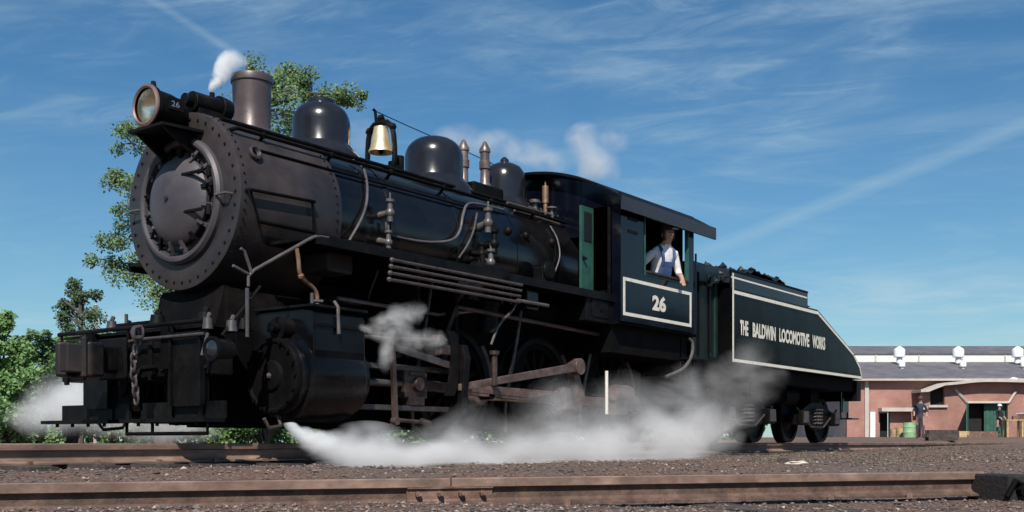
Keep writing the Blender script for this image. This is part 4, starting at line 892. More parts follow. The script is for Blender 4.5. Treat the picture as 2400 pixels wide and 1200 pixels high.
# coal heap
rng = random.Random(4)
def coal_h(x, y): return 2.30 + .50 * smooth(8.3, 9.6, x) * (1 - smooth(10.6, 12.4, x)) * (1 - .35 * (y / 1.3) ** 2) + mnoise.noise(Vector((x * 3, y * 3, 0))) * .09 + mnoise.noise(Vector((x * 9, y * 9, 5))) * .05
b = MB(); nx_, ny_ = 60, 34; vs = [(7.95 + 4.2 * i / nx_, -1.30 + 2.6 * j / ny_, coal_h(7.95 + 4.2 * i / nx_, -1.30 + 2.6 * j / ny_)) for j in range(ny_ + 1) for i in range(nx_ + 1)]
b.add(vs, [(j * (nx_ + 1) + i, j * (nx_ + 1) + i + 1, (j + 1) * (nx_ + 1) + i + 1, (j + 1) * (nx_ + 1) + i) for j in range(ny_) for i in range(nx_)])
for k in range(500):
    x, y = rng.uniform(8.3, 11.9), rng.uniform(-1.25, 1.25); r = rng.uniform(.03, .09); c = Vector((x, y, coal_h(x, y)))
    b.add([c + Vector(e) * r * rng.uniform(.6, 1.2) for e in ((1, .2, 0), (-1, 0, .2), (.1, 1, 0), (0, -1, .1), (0, .1, 1), (.1, 0, -1))], [(0, 2, 4), (2, 1, 4), (1, 3, 4), (3, 0, 4), (2, 0, 5), (1, 2, 5), (3, 1, 5), (0, 3, 5)])
tag(b.build('coal', M_COAL, merge=False), 'heap of black coal filling the tender bunker', 'coal', kind='stuff')
# underframe
b = MB(); b.box((7.75, -1.25, .95), (14.6, 1.25, 1.175)); b.build('underframe', M_UNDER, TEN)
b = MB(); b.box((14.4, -1.3, .78), (14.62, 1.3, 1.17)); b.build('end_beam', M_BLACK, TEN)
b = MB(); b.box((14.62, -.12, .62), (14.95, .12, .85)); b.prism([(14.9, -.15), (15.1, -.16), (15.2, 0), (15.1, .16), (14.9, .15)], lambda u, v, t: Vector((u, v, t)), .55, .9); b.build('coupler', M_RUST, TEN)
b = MB(); b.box((13.95, -1.36, .42), (14.35, -1.12, .45)); b.box((13.95, -1.16, .42), (13.98, -1.13, 1.0)); b.box((14.32, -1.16, .42), (14.35, -1.13, 1.0)); b.box((14.0, -1.17, .56), (14.30, -1.15, .82)); b.build('rear_step', M_CAB, TEN)
b = MB(); b.cyl((11.4, -1.0, .78), (11.95, -1.0, .78), .15, n=16); b.build('air_reservoir', M_UNDER, TEN)
b = MB(); b.box((8.0, -.9, .55), (8.9, .9, .95)); b.build('drawbar_box', M_UNDER, TEN)
def truck(xc, wb=1.55):
    tr_ = empty('truck', Vector((xc, 0, 0)) - Vector((11.4, 0, 0))); tr_.parent = TEN
    for s_ in (-1, 1):
        y_ = s_ * .98; b = MB()
        b.prism([(-wb / 2 - .22, .30), (-wb / 2 + .22, .30), (-.28, .30), (-.12, .22), (.12, .22), (.28, .30), (wb / 2 - .22, .30), (wb / 2 + .22, .30), (wb / 2 + .24, .48), (wb / 2 - .1, .58), (.25, .72), (-.25, .72), (-wb / 2 + .1, .58), (-wb / 2 - .24, .48)], lambda u, z, t: Vector((xc + u, t, z)), y_ - .05, y_ + .05); b.build('side_frame', M_BLACK, tr_, .015)
        for dx in (-.12, 0, .12):
            b = MB(); pts = [(xc + dx + .05 * math.cos(a), y_ - s_ * -.06 + .05 * math.sin(a), .30 + .30 * a / (10 * PI)) for a in [k * PI / 6 for k in range(61)]]
            b.pipe(pts, .013, 6); b.build('spring', M_STEEL if dx else M_PIPE, tr_)
        for dx in (-wb / 2, wb / 2):
            b = MB(); b.box((xc + dx - .13, min(y_ + s_ * .05, y_ + s_ * .15), .30), (xc + dx + .13, max(y_ + s_ * .05, y_ + s_ * .15), .55)); jb_ = b.build('journal_box', M_BLACK, tr_, .02)
            b = MB(); b.prism([(-.11, .34), (.11, .34), (.09, .54), (-.09, .54)], lambda u, z, t: Vector((xc + dx + u, t, z)), y_ + s_ * .151, y_ + s_ * .17); b.build('journal_lid', M_STEEL, tr_)
        b = MB(); b.pipe([(xc - wb / 2 - .2, y_ + s_ * .06, .60), (xc - .3, y_ + s_ * .06, .27), (xc + .3, y_ + s_ * .06, .27), (xc + wb / 2 + .2, y_ + s_ * .06, .60)], .018); b.build('truss_rod', M_STEEL, tr_)
        for dx in (-wb / 2, wb / 2): wheel('wheel', xc + dx, s_, .42, M_BLACK, M_STEEL, 0, parent=tr_)
    b = MB(); b.box((xc - .2, -1.0, .5), (xc + .2, 1.0, .95)); b.build('bolster', M_UNDER, tr_)
    for dx in (-wb / 2, wb / 2): b = MB(); b.cyl((xc + dx, -.95, .42), (xc + dx, .95, .42), .07); b.build('axle', M_UNDER, tr_)
truck(10.05); truck(13.05)

# ================================================================== TREES AND BUSHES
def leaf_mat(name, c, c2, trans=.35):
    m = bpy.data.materials.new(name); m.use_nodes = True; nt = m.node_tree; n = nt.nodes; l = nt.links
    p = n['Principled BSDF']; out = n['Material Output']
    g = n.new('ShaderNodeNewGeometry'); r = n.new('ShaderNodeValToRGB'); l.new(g.outputs['Random Per Island'], r.inputs[0])
    e = r.color_ramp.elements; e[0].color = (*c, 1); e[1].color = (*c2, 1); x = e.new(.5); x.color = tuple((a + b_) / 2 for a, b_ in zip(c, c2)) + (1,)
    l.new(r.outputs[0], p.inputs['Base Color']); p.inputs['Roughness'].default_value = .55; p.inputs['Specular IOR Level'].default_value = .3
    tr_ = n.new('ShaderNodeBsdfTranslucent'); l.new(r.outputs[0], tr_.inputs[0]); mx = n.new('ShaderNodeMixShader'); mx.inputs[0].default_value = trans
    l.new(p.outputs[0], mx.inputs[1]); l.new(tr_.outputs[0], mx.inputs[2]); l.new(mx.outputs[0], out.inputs[0]); return m
M_BARK = mat('bark', (.075, .06, .05), .9, 0, .35, 6, col2=(.12, .10, .085), bump=.5, bscale=25, streak=(1, 1, .3))
L_TREE = leaf_mat('tree_leaf', (.075, .14, .062), (.27, .38, .16))
L_BUSH = leaf_mat('bush_leaf', (.085, .18, .068), (.30, .46, .17))
L_BUSH2 = leaf_mat('bush_leaf_dark', (.065, .14, .058), (.23, .36, .14))
L_POPLAR = leaf_mat('sapling_leaf', (.06, .11, .06), (.15, .21, .11))
NPR = np.random.default_rng(26); SUN_UP = -np.array(SUN_TRAVEL)
class LB:
    """leaf buffer: blades as small two-triangle leaves"""
    def __init__(s): s.a = []
def leaves(b, c, rad, count, size, rng, flat=.8):
    if count < 1: return
    d = NPR.normal(size=(count, 3)); d /= np.linalg.norm(d, axis=1)[:, None]; d *= (NPR.random((count, 1)) ** .42)
    p = np.array(c) + d * np.array(rad); s = size * NPR.uniform(.55, 1.3, (count, 1))
    ax = NPR.normal(size=(count, 3)) * np.array((1, 1, .6)) + np.array((0, 0, -.45)); ax /= np.linalg.norm(ax, axis=1)[:, None]
    up = NPR.normal(size=(count, 3)) * .6 + SUN_UP * .8 + np.array((0, 0, .3)); up /= np.linalg.norm(up, axis=1)[:, None]
    sd_ = np.cross(ax, up); sd_ /= np.linalg.norm(sd_, axis=1)[:, None] + 1e-6
    b.a.append(np.stack((p, p + ax * s * .5 + sd_ * s * .36 + up * s * .06, p + ax * s, p + ax * s * .5 - sd_ * s * .36 + up * s * .06), axis=1).reshape(-1, 3))
def raw(b, name, m, parent):
    off = Vector((0, 0, 0)); p = parent
    while p is not None: off += p.location; p = p.parent
    v = np.concatenate(b.a) - np.array(off); nq = len(v) // 4
    me = bpy.data.meshes.new(name); me.vertices.add(len(v)); me.vertices.foreach_set('co', v.astype(np.float32).ravel())
    me.loops.add(len(v)); me.loops.foreach_set('vertex_index', np.arange(len(v), dtype=np.int32)); me.polygons.add(nq); me.polygons.foreach_set('loop_start', np.arange(nq, dtype=np.int32) * 4)
    me.update(calc_edges=True); me.materials.append(m)
    o = bpy.data.objects.new(name, me); COL.objects.link(o); o.parent = parent; return o

def tree(label, base, trunk_pts, clumps, m, leaf, seed, r0=.22, dens=1., name='tree'):
    rng = random.Random(seed); t = empty(name, base, label, 'tree')
    tp = spline(trunk_pts, 6); b = MB(); b.pipe(tp, [r0 * (1 - .8 * k / (len(tp) - 1)) + .02 for k in range(len(tp))], 9)
    tw = MB()
    lv = LB()
    for c, rad in clumps:
        below = [p for p in tp if p.z < c.z + .1] or [tp[0]]
        s_ = min(below, key=lambda p: (p - c).length + .5 * abs((c.z - p.z) - .6 * (c.xy - p.xy).length))
        mid = (s_ + c) / 2 + Vector((rng.uniform(-.3, .3), rng.uniform(-.3, .3), rng.uniform(.05, .35)))
        bp_ = spline([s_, mid, c], 5); r1 = .035 + .02 * (c - s_).length * .3
        b.pipe(bp_, [r1 * (1 - .75 * k / (len(bp_) - 1)) for k in range(len(bp_))], 6)
        nsub = max(3, int(6 * dens))
        for k in range(nsub):
            d = Vector((rng.gauss(0, 1), rng.gauss(0, 1), rng.gauss(0, .8))).normalized()
            e = c + Vector((d.x * rad, d.y * rad, d.z * rad * .75)) * rng.uniform(.35, 1.0)
            tw.pipe([c + (bp_[-3] - c) * .3, (c + e) / 2 + Vector((0, 0, .05)), e], [.018, .012, .006], 4)
            q = rad * rng.uniform(.35, .75); leaves(lv, e, (q, q, q * .8), int(190 * dens * rng.uniform(.4, 1.5)), leaf, rng)
    b.build('trunk', M_BARK, t); tag(tw.build('twigs', M_BARK, t), kind='stuff'); raw(lv, 'crown', m, t); return t

# big ragged tree beyond the smokebox
D = 24.; base = at(385, 1036, D); base.z = ground_z(base.x, base.y)
rng = random.Random(77)
cl_ = [(300, 335, .45), (345, 300, .5), (265, 430, .38), (292, 480, .45), (330, 420, .5), (270, 545, .5), (330, 560, .6), (262, 615, .42), (305, 640, .5), (350, 690, .6), (420, 640, .7), (330, 600, .5), (390, 720, .6), (440, 725, .5),
       (460, 560, .8), (480, 420, .8), (520, 300, .6), (575, 165, .45), (600, 240, .6), (650, 200, .5), (668, 265, .6), (690, 175, .35), (730, 195, .4), (745, 235, .4), (640, 320, .6), (800, 222, .38), (832, 235, .25), (770, 300, .4), (700, 300, .5), (440, 300, .6), (400, 400, .6), (560, 420, .7)]
cl3 = [(at(x, y, D + rng.uniform(-1.6, 1.6)), r) for x, y, r in cl_]
tree('tall ragged leafy tree behind the smokebox and smokestack', base, [base, at(388, 850, D), at(400, 700, D + .2), at(450, 520, D - .2), at(520, 380, D), at(590, 260, D + .1)], cl3, L_TREE, .065, 5, .2, .98)
# slender sapling left of the pilot
D = 27.; base = at(188, 1036, D); base.z = ground_z(base.x, base.y)
cl3 = [(at(x, y, D + rng.uniform(-.5, .5)), r) for x, y, r in ((185, 680, .32), (160, 715, .35), (205, 700, .35), (175, 745, .4), (210, 745, .35), (185, 790, .45), (180, 850, .5), (190, 900, .5))]
tree('slender pale green sapling standing above the bushes at left', base, [base, at(186, 900, D), at(190, 780, D), at(186, 690, D)], cl3, L_POPLAR, .07, 6, .08, .9, 'sapling')
# bushes
def bush(label, x, ytop, depth, wpx, seed, m, n_clump=18, leaf=.072, dens=1.5):
    rng = random.Random(seed); base = at(x, 1036, depth); base.z = ground_z(base.x, base.y); h = (1036 - ytop) / FPX * depth; w = wpx / FPX * depth / 2
    t = empty('bush', base, label, 'bush'); st = MB(); lv = LB()
    for k in range(n_clump):
        z = h * (.12 + .83 * (k + .5) / n_clump) if k < n_clump - 2 else h * .93
        a = rng.uniform(0, 2 * PI); sp = w * rng.uniform(.25, .85) * (1 - .55 * (z / h) ** 2)
        c = base + Vector((math.cos(a) * sp, math.sin(a) * sp, z)); rr = w * rng.uniform(.28, .42)
        st.pipe(spline([base + Vector((rng.uniform(-.1, .1), rng.uniform(-.1, .1), -.02)), (base + c) / 2 + Vector((0, 0, h * .12)), c], 4), [.035 - .003 * i for i in range(9)], 5)
        for j in range(7):
            d = Vector((rng.gauss(0, 1), rng.gauss(0, 1), rng.gauss(0, .8))).normalized() * rr * rng.uniform(.3, 1)
            q = rr * rng.uniform(.3, .62); leaves(lv, c + d, (q, q, q * .8), int(75 * dens * rng.uniform(.4, 1.5)), leaf, rng)
    st.build('stems', M_BARK, t); raw(lv, 'foliage', m, t); return t
bush('tall leafy bush at the far left edge', 5, 715, 19, 190, 1, L_BUSH)
bush('low bright bush in front at the left edge', 30, 860, 16.5, 190, 2, L_BUSH, 14)
bush('dense dark bush just right of the tall bush at left', 95, 765, 22, 200, 3, L_BUSH2)
bush('green bush directly below the slender sapling', 170, 785, 23, 190, 4, L_BUSH)
bush('rounded bush behind the far end of the pilot beam', 265, 775, 26, 210, 5, L_BUSH)
bush('bush below the tall tree trunk behind the pilot deck', 370, 765, 25, 220, 6, L_BUSH2)
bush('bush behind the smokebox base left of the cylinder', 480, 760, 26, 220, 7, L_BUSH)
bush('low scrubby bush behind the front driving gear', 620, 860, 27, 230, 8, L_BUSH)
bush('low weedy shrub on the ground under the pilot', 518, 985, 14.5, 90, 9, L_BUSH, 8, .045, .8)
bush('tall dark bush outside the left end of the track', -120, 740, 21, 240, 10, L_BUSH2)
bush('far scrub bush behind the middle of the locomotive', 800, 880, 34, 260, 12, L_BUSH2, 12, .2)
# pale pole above the bushes
q = at(224, 1036, 29); b = MB(); b.cyl((q.x, q.y, ground_z(q.x, q.y)), (q.x, q.y, (1036 - 716) / FPX * 29), .055, .05, n=10); b.cyl((q.x, q.y, (1036 - 716) / FPX * 29), (q.x, q.y, (1036 - 713) / FPX * 29), .07, .02, n=10)
pole = empty('pole', (q.x, q.y, ground_z(q.x, q.y)), 'thin pale wooden pole beside the slender sapling', 'pole'); b.build('shaft', mat('grey_wood', (.42, .36, .32), .8, 0, .2, 8), pole)
b = MB(); b.cbox((q.x, q.y, (1036 - 730) / FPX * 29), (.3, .06, .06)); b.build('crosspiece', mat('grey_wood', (0, 0, 0)), pole)

# ================================================================== BUILDINGS
M_BRICK = bpy.data.materials.new('brick_wall'); M_BRICK.use_nodes = True
n = M_BRICK.node_tree.nodes; l = M_BRICK.node_tree.links; p = n['Principled BSDF']; t = n.new('ShaderNodeTexCoord')
bt = n.new('ShaderNodeTexBrick'); bt.inputs['Color1'].default_value = (.30, .118, .088, 1); bt.inputs['Color2'].default_value = (.37, .165, .125, 1); bt.inputs['Mortar'].default_value = (.42, .33, .29, 1)
bt.inputs['Scale'].default_value = 1; bt.inputs['Brick Width'].default_value = .21; bt.inputs['Row Height'].default_value = .075; bt.inputs['Mortar Size'].default_value = .008
l.new(t.outputs['UV'], bt.inputs['Vector'])
nz = n.new('ShaderNodeTexNoise'); nz.inputs['Scale'].default_value = .5; nz.inputs['Detail'].default_value = 7; l.new(t.outputs['Object'], nz.inputs['Vector'])
mr = n.new('ShaderNodeMapRange'); mr.inputs[1].default_value = .3; mr.inputs[2].default_value = .7; mr.inputs[3].default_value = .7; mr.inputs[4].default_value = 1.25; l.new(nz.outputs[0], mr.inputs[0])
mx = n.new('ShaderNodeMix'); mx.data_type = 'RGBA'; mx.blend_type = 'MULTIPLY'; mx.inputs['Factor'].default_value = 1; l.new(bt.outputs[0], mx.inputs['A']); l.new(mr.outputs[0], mx.inputs['B']); l.new(mx.outputs['Result'], p.inputs['Base Color']); p.inputs['Roughness'].default_value = .9
bpn = n.new('ShaderNodeBump'); bpn.inputs['Strength'].default_value = .4; bpn.inputs['Distance'].default_value = .01; l.new(bt.outputs['Fac'], bpn.inputs['Height']); bpn.invert = True; l.new(bpn.outputs[0], p.inputs['Normal'])
M_ROOF = mat('slate_roofing', (.13, .12, .135), .7, 0, .18, 1.5, col2=(.17, .155, .165), bump=.2, bscale=8)
M_TRIM = mat('pale_trim', (.50, .45, .40), .7, 0, .12, 3)
M_CLER = mat('clerestory_white', (.80, .78, .70), .6, 0, .06, 2)
M_VENT = mat('vent_white', (.82, .82, .82), .5, 0, .08, 4)
M_DARK = mat('dark_interior', (.012, .011, .010), .9, 0, .3, 4)
M_DGREEN = mat('dark_green_door', (.03, .10, .07), .6, 0, .3, 3)
M_WOOD = mat('yellow_lumber', (.50, .36, .18), .75, 0, .25, 5, col2=(.36, .24, .12))
BV = VD; BRT = RT                                      # facades face the camera side of the yard
def bld_pt(d0, lat, z, back=0.): return Vector((CAM.x, CAM.y, 0)) + BV * (d0 + back) + BRT * lat + Vector((0, 0, z))
def lat_of(px, d): return (px - 1200) / FPX * d
def hz(py, d): return (YH - py) / FPX * d
def slab(d0, l0, l1, z0, z1, b0, b1, mb=None):
    mb = mb or MB(); vs = [bld_pt(d0, l_, z, bb) for z in (z0, z1) for (l_, bb) in ((l0, b0), (l1, b0), (l1, b1), (l0, b1))]
    return mb.add(vs, [(0, 3, 2, 1), (4, 5, 6, 7), (0, 1, 5, 4), (1, 2, 6, 5), (2, 3, 7, 6), (3, 0, 4, 7)])
def uv_wall(o, d0):
    me = o.data; uv = me.uv_layers.new(name='UVMap'); off = o.matrix_world if False else None
    base = Vector((0, 0, 0)); pr = o.parent
    while pr is not None: base += pr.location; pr = pr.parent
    for li in me.loops:
        w = me.vertices[li.vertex_index].co + base; uv.data[li.index].uv = ((w - CAM).dot(BRT) + (w - CAM).dot(BV), w.z)
# --- long roundhouse
D1 = 72.; gz1 = .30
l0, l1 = lat_of(1985, D1), lat_of(2900, D1); zE = hz(893, D1); bk1 = 9.
RH = empty('roundhouse', bld_pt(D1, (l0 + l1) / 2, gz1), 'long brick roundhouse with grey roof, white clerestory and white roof ventilators', 'building')
def wall_with_holes(d0, l0, l1, z0, z1, th, holes):
    """holes: (la, lb, za, zb) non-overlapping in lat; builds the wall from panels"""
    mb = MB(); cur = l0
    for la, lb, za, zb in sorted(holes):
        slab(d0, cur, la, z0, z1, 0, th, mb)
        if zb < z1: slab(d0, la, lb, zb, z1, 0, th, mb)
        if za > z0: slab(d0, la, lb, z0, za, 0, th, mb)
        cur = lb
    slab(d0, cur, l1, z0, z1, 0, th, mb); return mb
doorA = (lat_of(2062, D1), lat_of(2086, D1), gz1 - .1, hz(967, D1))
w = wall_with_holes(D1, l0, l1, gz1 - .3, zE, .35, [doorA]).build('wall', M_BRICK, RH, merge=False); uv_wall(w, D1)
slab(D1, l0, l0 + .35, gz1 - .3, zE, .351, bk1 * 2).build('end_wall', M_BRICK, RH)
slab(D1, doorA[0], doorA[1], doorA[2], doorA[3], .5, .6).build('doorway', M_DARK, RH)
slab(D1, doorA[0] - .65, doorA[0] - .32, gz1, doorA[3] + .05, -.10, -.02).build('open_door', M_VENT, RH)
slab(D1, doorA[0] - .1, lat_of(2135, D1), doorA[3] + .06, doorA[3] + .30, -.7, .0).build('door_canopy', M_TRIM, RH)
slab(D1, lat_of(2026, D1), lat_of(2035, D1), gz1, zE, -.12, -.01).build('downspout', M_TRIM, RH)
slab(D1, l0 - .4, l1, zE, zE + .18, -.55, .1).build('eave', M_TRIM, RH)
zR = hz(848, D1 + bk1 * .85); b1 = bk1 * .85
b = MB(); vs = [bld_pt(D1, l0 - .4, zE + .19, -.6), bld_pt(D1, l1, zE + .19, -.6), bld_pt(D1, l1, zR, b1), bld_pt(D1, l0 - .4, zR, b1)]; vs += [v - Vector((0, 0, .12)) for v in vs]
for v in vs[4:]: v.z = max(v.z, zE + .185 if v.z < zE + .2 else v.z)
b.add(vs, [(0, 1, 2, 3), (7, 6, 5, 4), (0, 4, 5, 1), (1, 5, 6, 2), (2, 6, 7, 3), (3, 7, 4, 0)]).build('lower_roof', M_ROOF, RH)
zC = hz(826, D1 + b1)
slab(D1, l0 - .2, l1, zR - .1, zC, b1, b1 + .3).build('clerestory_wall', M_CLER, RH)
for k in range(14):
    la = l0 + 1.2 + k * 3.1
    if la + 2.2 > l1: break
    slab(D1, la, la + .12, zR, zC - .05, b1 - .05, b1 - .004).build('clerestory_mullion', M_TRIM, RH)
zT = hz(811, D1 + b1 + 4)
b = MB(); vs = [bld_pt(D1, l0 - .4, zC + .02, b1 - .12), bld_pt(D1, l1, zC + .02, b1 - .12), bld_pt(D1, l1, zT, b1 + 4), bld_pt(D1, l0 - .4, zT, b1 + 4), bld_pt(D1, l1, zC, b1 + 8), bld_pt(D1, l0 - .4, zC, b1 + 8)]
vs2 = [v - Vector((0, 0, .12)) for v in vs]; b.add(vs + vs2, [(0, 1, 2, 3), (3, 2, 4, 5), (9, 8, 7, 6), (11, 10, 8, 9), (0, 6, 7, 1), (0, 3, 9, 6), (3, 5, 11, 9)]).build('upper_roof', M_ROOF, RH)
def ventilator(px, pyb, pyt, d, wpx, parent):
    c = lat_of(px, d); ww = wpx / FPX * d / 2; z0, z1 = hz(pyb, d), hz(pyt, d); v = MB(); o = bld_pt(0, c, 0, d)
    v.lathe((o.x, o.y, 0), (0, 0, 1), [(z0, ww * .55), (z0 + (z1 - z0) * .35, ww * .5), (z0 + (z1 - z0) * .38, ww), (z0 + (z1 - z0) * .8, ww), (z0 + (z1 - z0) * .85, ww * .9), (z1, ww * .25), (z1, .001)], 14); v.build('ventilator', M_VENT, parent)
    v = MB(); v.lathe((o.x, o.y, 0), (0, 0, 1), [(z0 - .5, ww * .8), (z0 + .02, ww * .72), (z0 + .03, .001)], 4); v.build('ventilator_curb', M_DARK, parent)
for px in (2108, 2246, 2385, 2530): ventilator(px, 852, 812, D1 + 6.2, 26, RH)
for px in (2112, 2255, 2398): ventilator(px + 2, 868, 845, D1 + 4.0, 15, RH)
# --- lower building with the big door
D2 = 71.0; gz2 = .30; la, lb = lat_of(2160, D2), lat_of(2900, D2)
SH = empty('engine_shed', bld_pt(D2, (la + lb) / 2, gz2), 'low brick shed with gently pitched roof and large open green door', 'building')
def roofline(px):   # photo row of the roof edge
    return 921 - 16 * smooth(2160, 2210, px) * 1.0 - 8 * smooth(2200, 2300, px) + 9 * smooth(2320, 2600, px)
win = (lat_of(2180, D2), lat_of(2214, D2), hz(949, D2), hz(915, D2)); dor = (lat_of(2268, D2), lat_of(2362, D2), gz2 - .2, hz(943, D2))
mb = MB(); edges = [la, win[0], win[1], lat_of(2240, D2), dor[0], (dor[0] + dor[1]) / 2, dor[1], lat_of(2420, D2), lat_of(2520, D2), lat_of(2650, D2), lb]
def rz(l_): return hz(roofline(1200 + l_ * FPX / D2), D2)
for e0, e1 in zip(edges[:-1], edges[1:]):
    def quad(z00, z01, z10, z11):
        vs = [bld_pt(D2, e0, z00), bld_pt(D2, e1, z01), bld_pt(D2, e1, z11), bld_pt(D2, e0, z10), bld_pt(D2, e0, z00, .3), bld_pt(D2, e1, z01, .3), bld_pt(D2, e1, z11, .3), bld_pt(D2, e0, z10, .3)]
        mb.add(vs, [(0, 1, 2, 3), (7, 6, 5, 4), (0, 4, 5, 1), (1, 5, 6, 2), (2, 6, 7, 3), (3, 7, 4, 0)])
    if e0 == win[0]: quad(gz2 - .3, gz2 - .3, win[2], win[2]); continue
    if dor[0] <= e0 < dor[1]: quad(dor[3], dor[3], rz(e0), rz(e1))
    else: quad(gz2 - .3, gz2 - .3, rz(e0), rz(e1))
w = mb.build('wall', M_BRICK, SH, merge=False); uv_wall(w, D2)
b = MB(); ls = [la - .3 + (lb - la + .3) * k / 40 for k in range(41)]
for k in range(40):
    e0, e1 = ls[k], ls[k + 1]; vs = []
    for dz in (.02, .20): vs += [bld_pt(D2, e0, rz(e0) + dz, -.7), bld_pt(D2, e1, rz(e1) + dz, -.7), bld_pt(D2, e1, rz(e1) + dz, .9), bld_pt(D2, e0, rz(e0) + dz, .9)]
    b.add(vs, [(0, 3, 2, 1), (4, 5, 6, 7), (0, 1, 5, 4), (1, 2, 6, 5), (2, 3, 7, 6), (3, 0, 4, 7)])
b.build('roof', M_TRIM, SH)
slab(D2, win[0], win[1], win[2], win[3] + .1, .32, .38).build('window', M_DARK, SH)
slab(D2, win[0] - .15, win[1] + .15, win[2] - .16, win[2] - .01, -.15, .02).build('window_sill', M_TRIM, SH)
slab(D2, lat_of(2161, D2), win[0] - .2, hz(960, D2), hz(953, D2), -.2, -.01).build('ledge', M_TRIM, SH)
slab(D2, dor[0], dor[1], dor[2], dor[3], .8, .9).build('door_opening', M_DARK, SH)
slab(D2, lat_of(2312, D2), dor[1] - .02, gz2, dor[3] - .05, .35, .43).build('green_door', M_DGREEN, SH)
for k in range(5):
    c = lat_of(2312, D2) + .12 + k * .25; slab(D2, c, c + .2, gz2 + .05, dor[3] - .1, .32, .349).build('door_plank', M_DGREEN, SH)
b = MB()
for (pxa, pya), (pxb, pyb) in (((2238, 912), (2266, 943)), ((2266, 943), (2364, 943)), ((2364, 943), (2380, 918))):
    b.pipe([bld_pt(D2, lat_of(pxa, D2), hz(pya, D2), -.06), bld_pt(D2, lat_of(pxb, D2), hz(pyb, D2), -.06)], .09, 4)
b.build('door_trim', M_TRIM, SH)
# open leaf of the big door standing out from the wall at the left
vs = [bld_pt(D2, dor[0], gz2, -.02), bld_pt(D2, dor[0] - .75, gz2, -1.6), bld_pt(D2, dor[0] - .75, dor[3] - .1, -1.6), bld_pt(D2, dor[0], dor[3] - .1, -.02)]; vs += [v + BRT * .07 for v in vs]
MB().add(vs, [(0, 1, 2, 3), (7, 6, 5, 4), (0, 4, 5, 1), (1, 5, 6, 2), (2, 6, 7, 3), (3, 7, 4, 0)]).build('door_leaf', M_DGREEN, SH)
for px, h in ((2297, 890), (2375, 884)): ventilator(px, 900, h, D2 + .5, 20, SH)

# ================================================================== YARD OBJECTS
def drop(px, d): q = CAM + d * (VD + RT * ((px - 1200) / FPX)); return Vector((q.x, q.y, ground_z(q.x, q.y)))
def drum(px, d, r, h, m, label):
    q = drop(px, d); b = MB(); e = empty('barrel', q, label, 'barrel')
    b.lathe(q, (0, 0, 1), [(0, .001), (0, r), (h * .3, r), (h * .32, r * 1.05), (h * .35, r), (h * .65, r), (h * .67, r * 1.05), (h * .7, r), (h, r), (h - .02, r * .94), (h - .02, .001)], 18); b.build('body', m, e)
    b = MB(); b.cyl(q + Vector((r * .5, 0, h - .02)), q + Vector((r * .5, 0, h + .03)), .04); b.build('bung', M_DARK, e)
drum(2131, 56, .30, .75, mat('green_drum', (.25, .42, .22), .6, 0, .2, 4), 'pale green drum standing beside the walking man')
drum(2112, 57, .26, .5, mat('yellow_drum', (.45, .33, .14), .7, 0, .3, 4), 'small yellowish keg left of the pale green drum')
drum(2096, 58, .22, .4, mat('tan_drum', (.40, .28, .18), .7, 0, .3, 4), 'tan bucket near the roundhouse door')
def timber_stack(px, d, L, rows, cols, m, label, ang=0., sec=(.14, .10)):
    q = drop(px, d); e = empty('timber_stack', q, label, 'lumber'); Mx = Matrix.Translation(q) @ Matrix.Rotation(math.atan2(RT.y, RT.x) + ang, 4, 'Z'); rr = random.Random(px)
    for j in range(rows):
        for k in range(cols): MB().cbox((rr.uniform(-.08, .08), (k - cols / 2) * sec[0] * 1.05, sec[1] * (j + .5) * 1.02), (L * rr.uniform(.9, 1), sec[0], sec[1]), Mx).build('plank', m, e)
timber_stack(2222, 55, 1.9, 3, 3, M_WOOD, 'stack of yellow planks in front of the low shed', .1)
timber_stack(2300, 58, 1.7, 3, 2, M_RUST, 'dark reddish timbers stacked before the open shed door', 0.)
timber_stack(2205, 38, 1.05, 3, 3, M_TIE, 'pile of weathered brown ties lying in the yard ahead of the shed', -.15, (.16, .12))
timber_stack(2300, 33, 1.2, 1, 1, M_TIE, 'single dark tie lying flat in the yard at right', .1, (.2, .1))
timber_stack(2068, 27, .75, 1, 1, M_TIE, 'short dark tie lying behind the tender track', .05, (.18, .1))
# workbench and posts at the right
q = drop(2374, 57); tb = empty('workbench', q, 'yellow wooden trestle table at the right of the open shed door', 'table'); Mx = Matrix.Translation(q) @ Matrix.Rotation(math.atan2(RT.y, RT.x), 4, 'Z')
MB().cbox((0, 0, .88), (.9, .6, .06), Mx).build('tabletop', M_WOOD, tb)
for x_, y_ in ((-.38, -.22), (.38, -.22), (-.38, .22), (.38, .22)): MB().cbox((x_, y_, .43), (.09, .09, .86), Mx).build('leg', M_WOOD, tb)
MB().cbox((.1, 0, 1.0), (.25, .2, .17), Mx).build('vise', M_RUST, tb)
q = drop(2392, 60); ps = empty('post', q, 'reddish brown post at the right edge beside the workbench', 'post'); MB().cbox((q.x, q.y, q.z + .6), (.28, .28, 1.3)).build('shaft', M_RUST, ps); MB().cbox((q.x, q.y, q.z + 1.28), (.36, .36, .08)).build('cap', M_TRIM, ps)
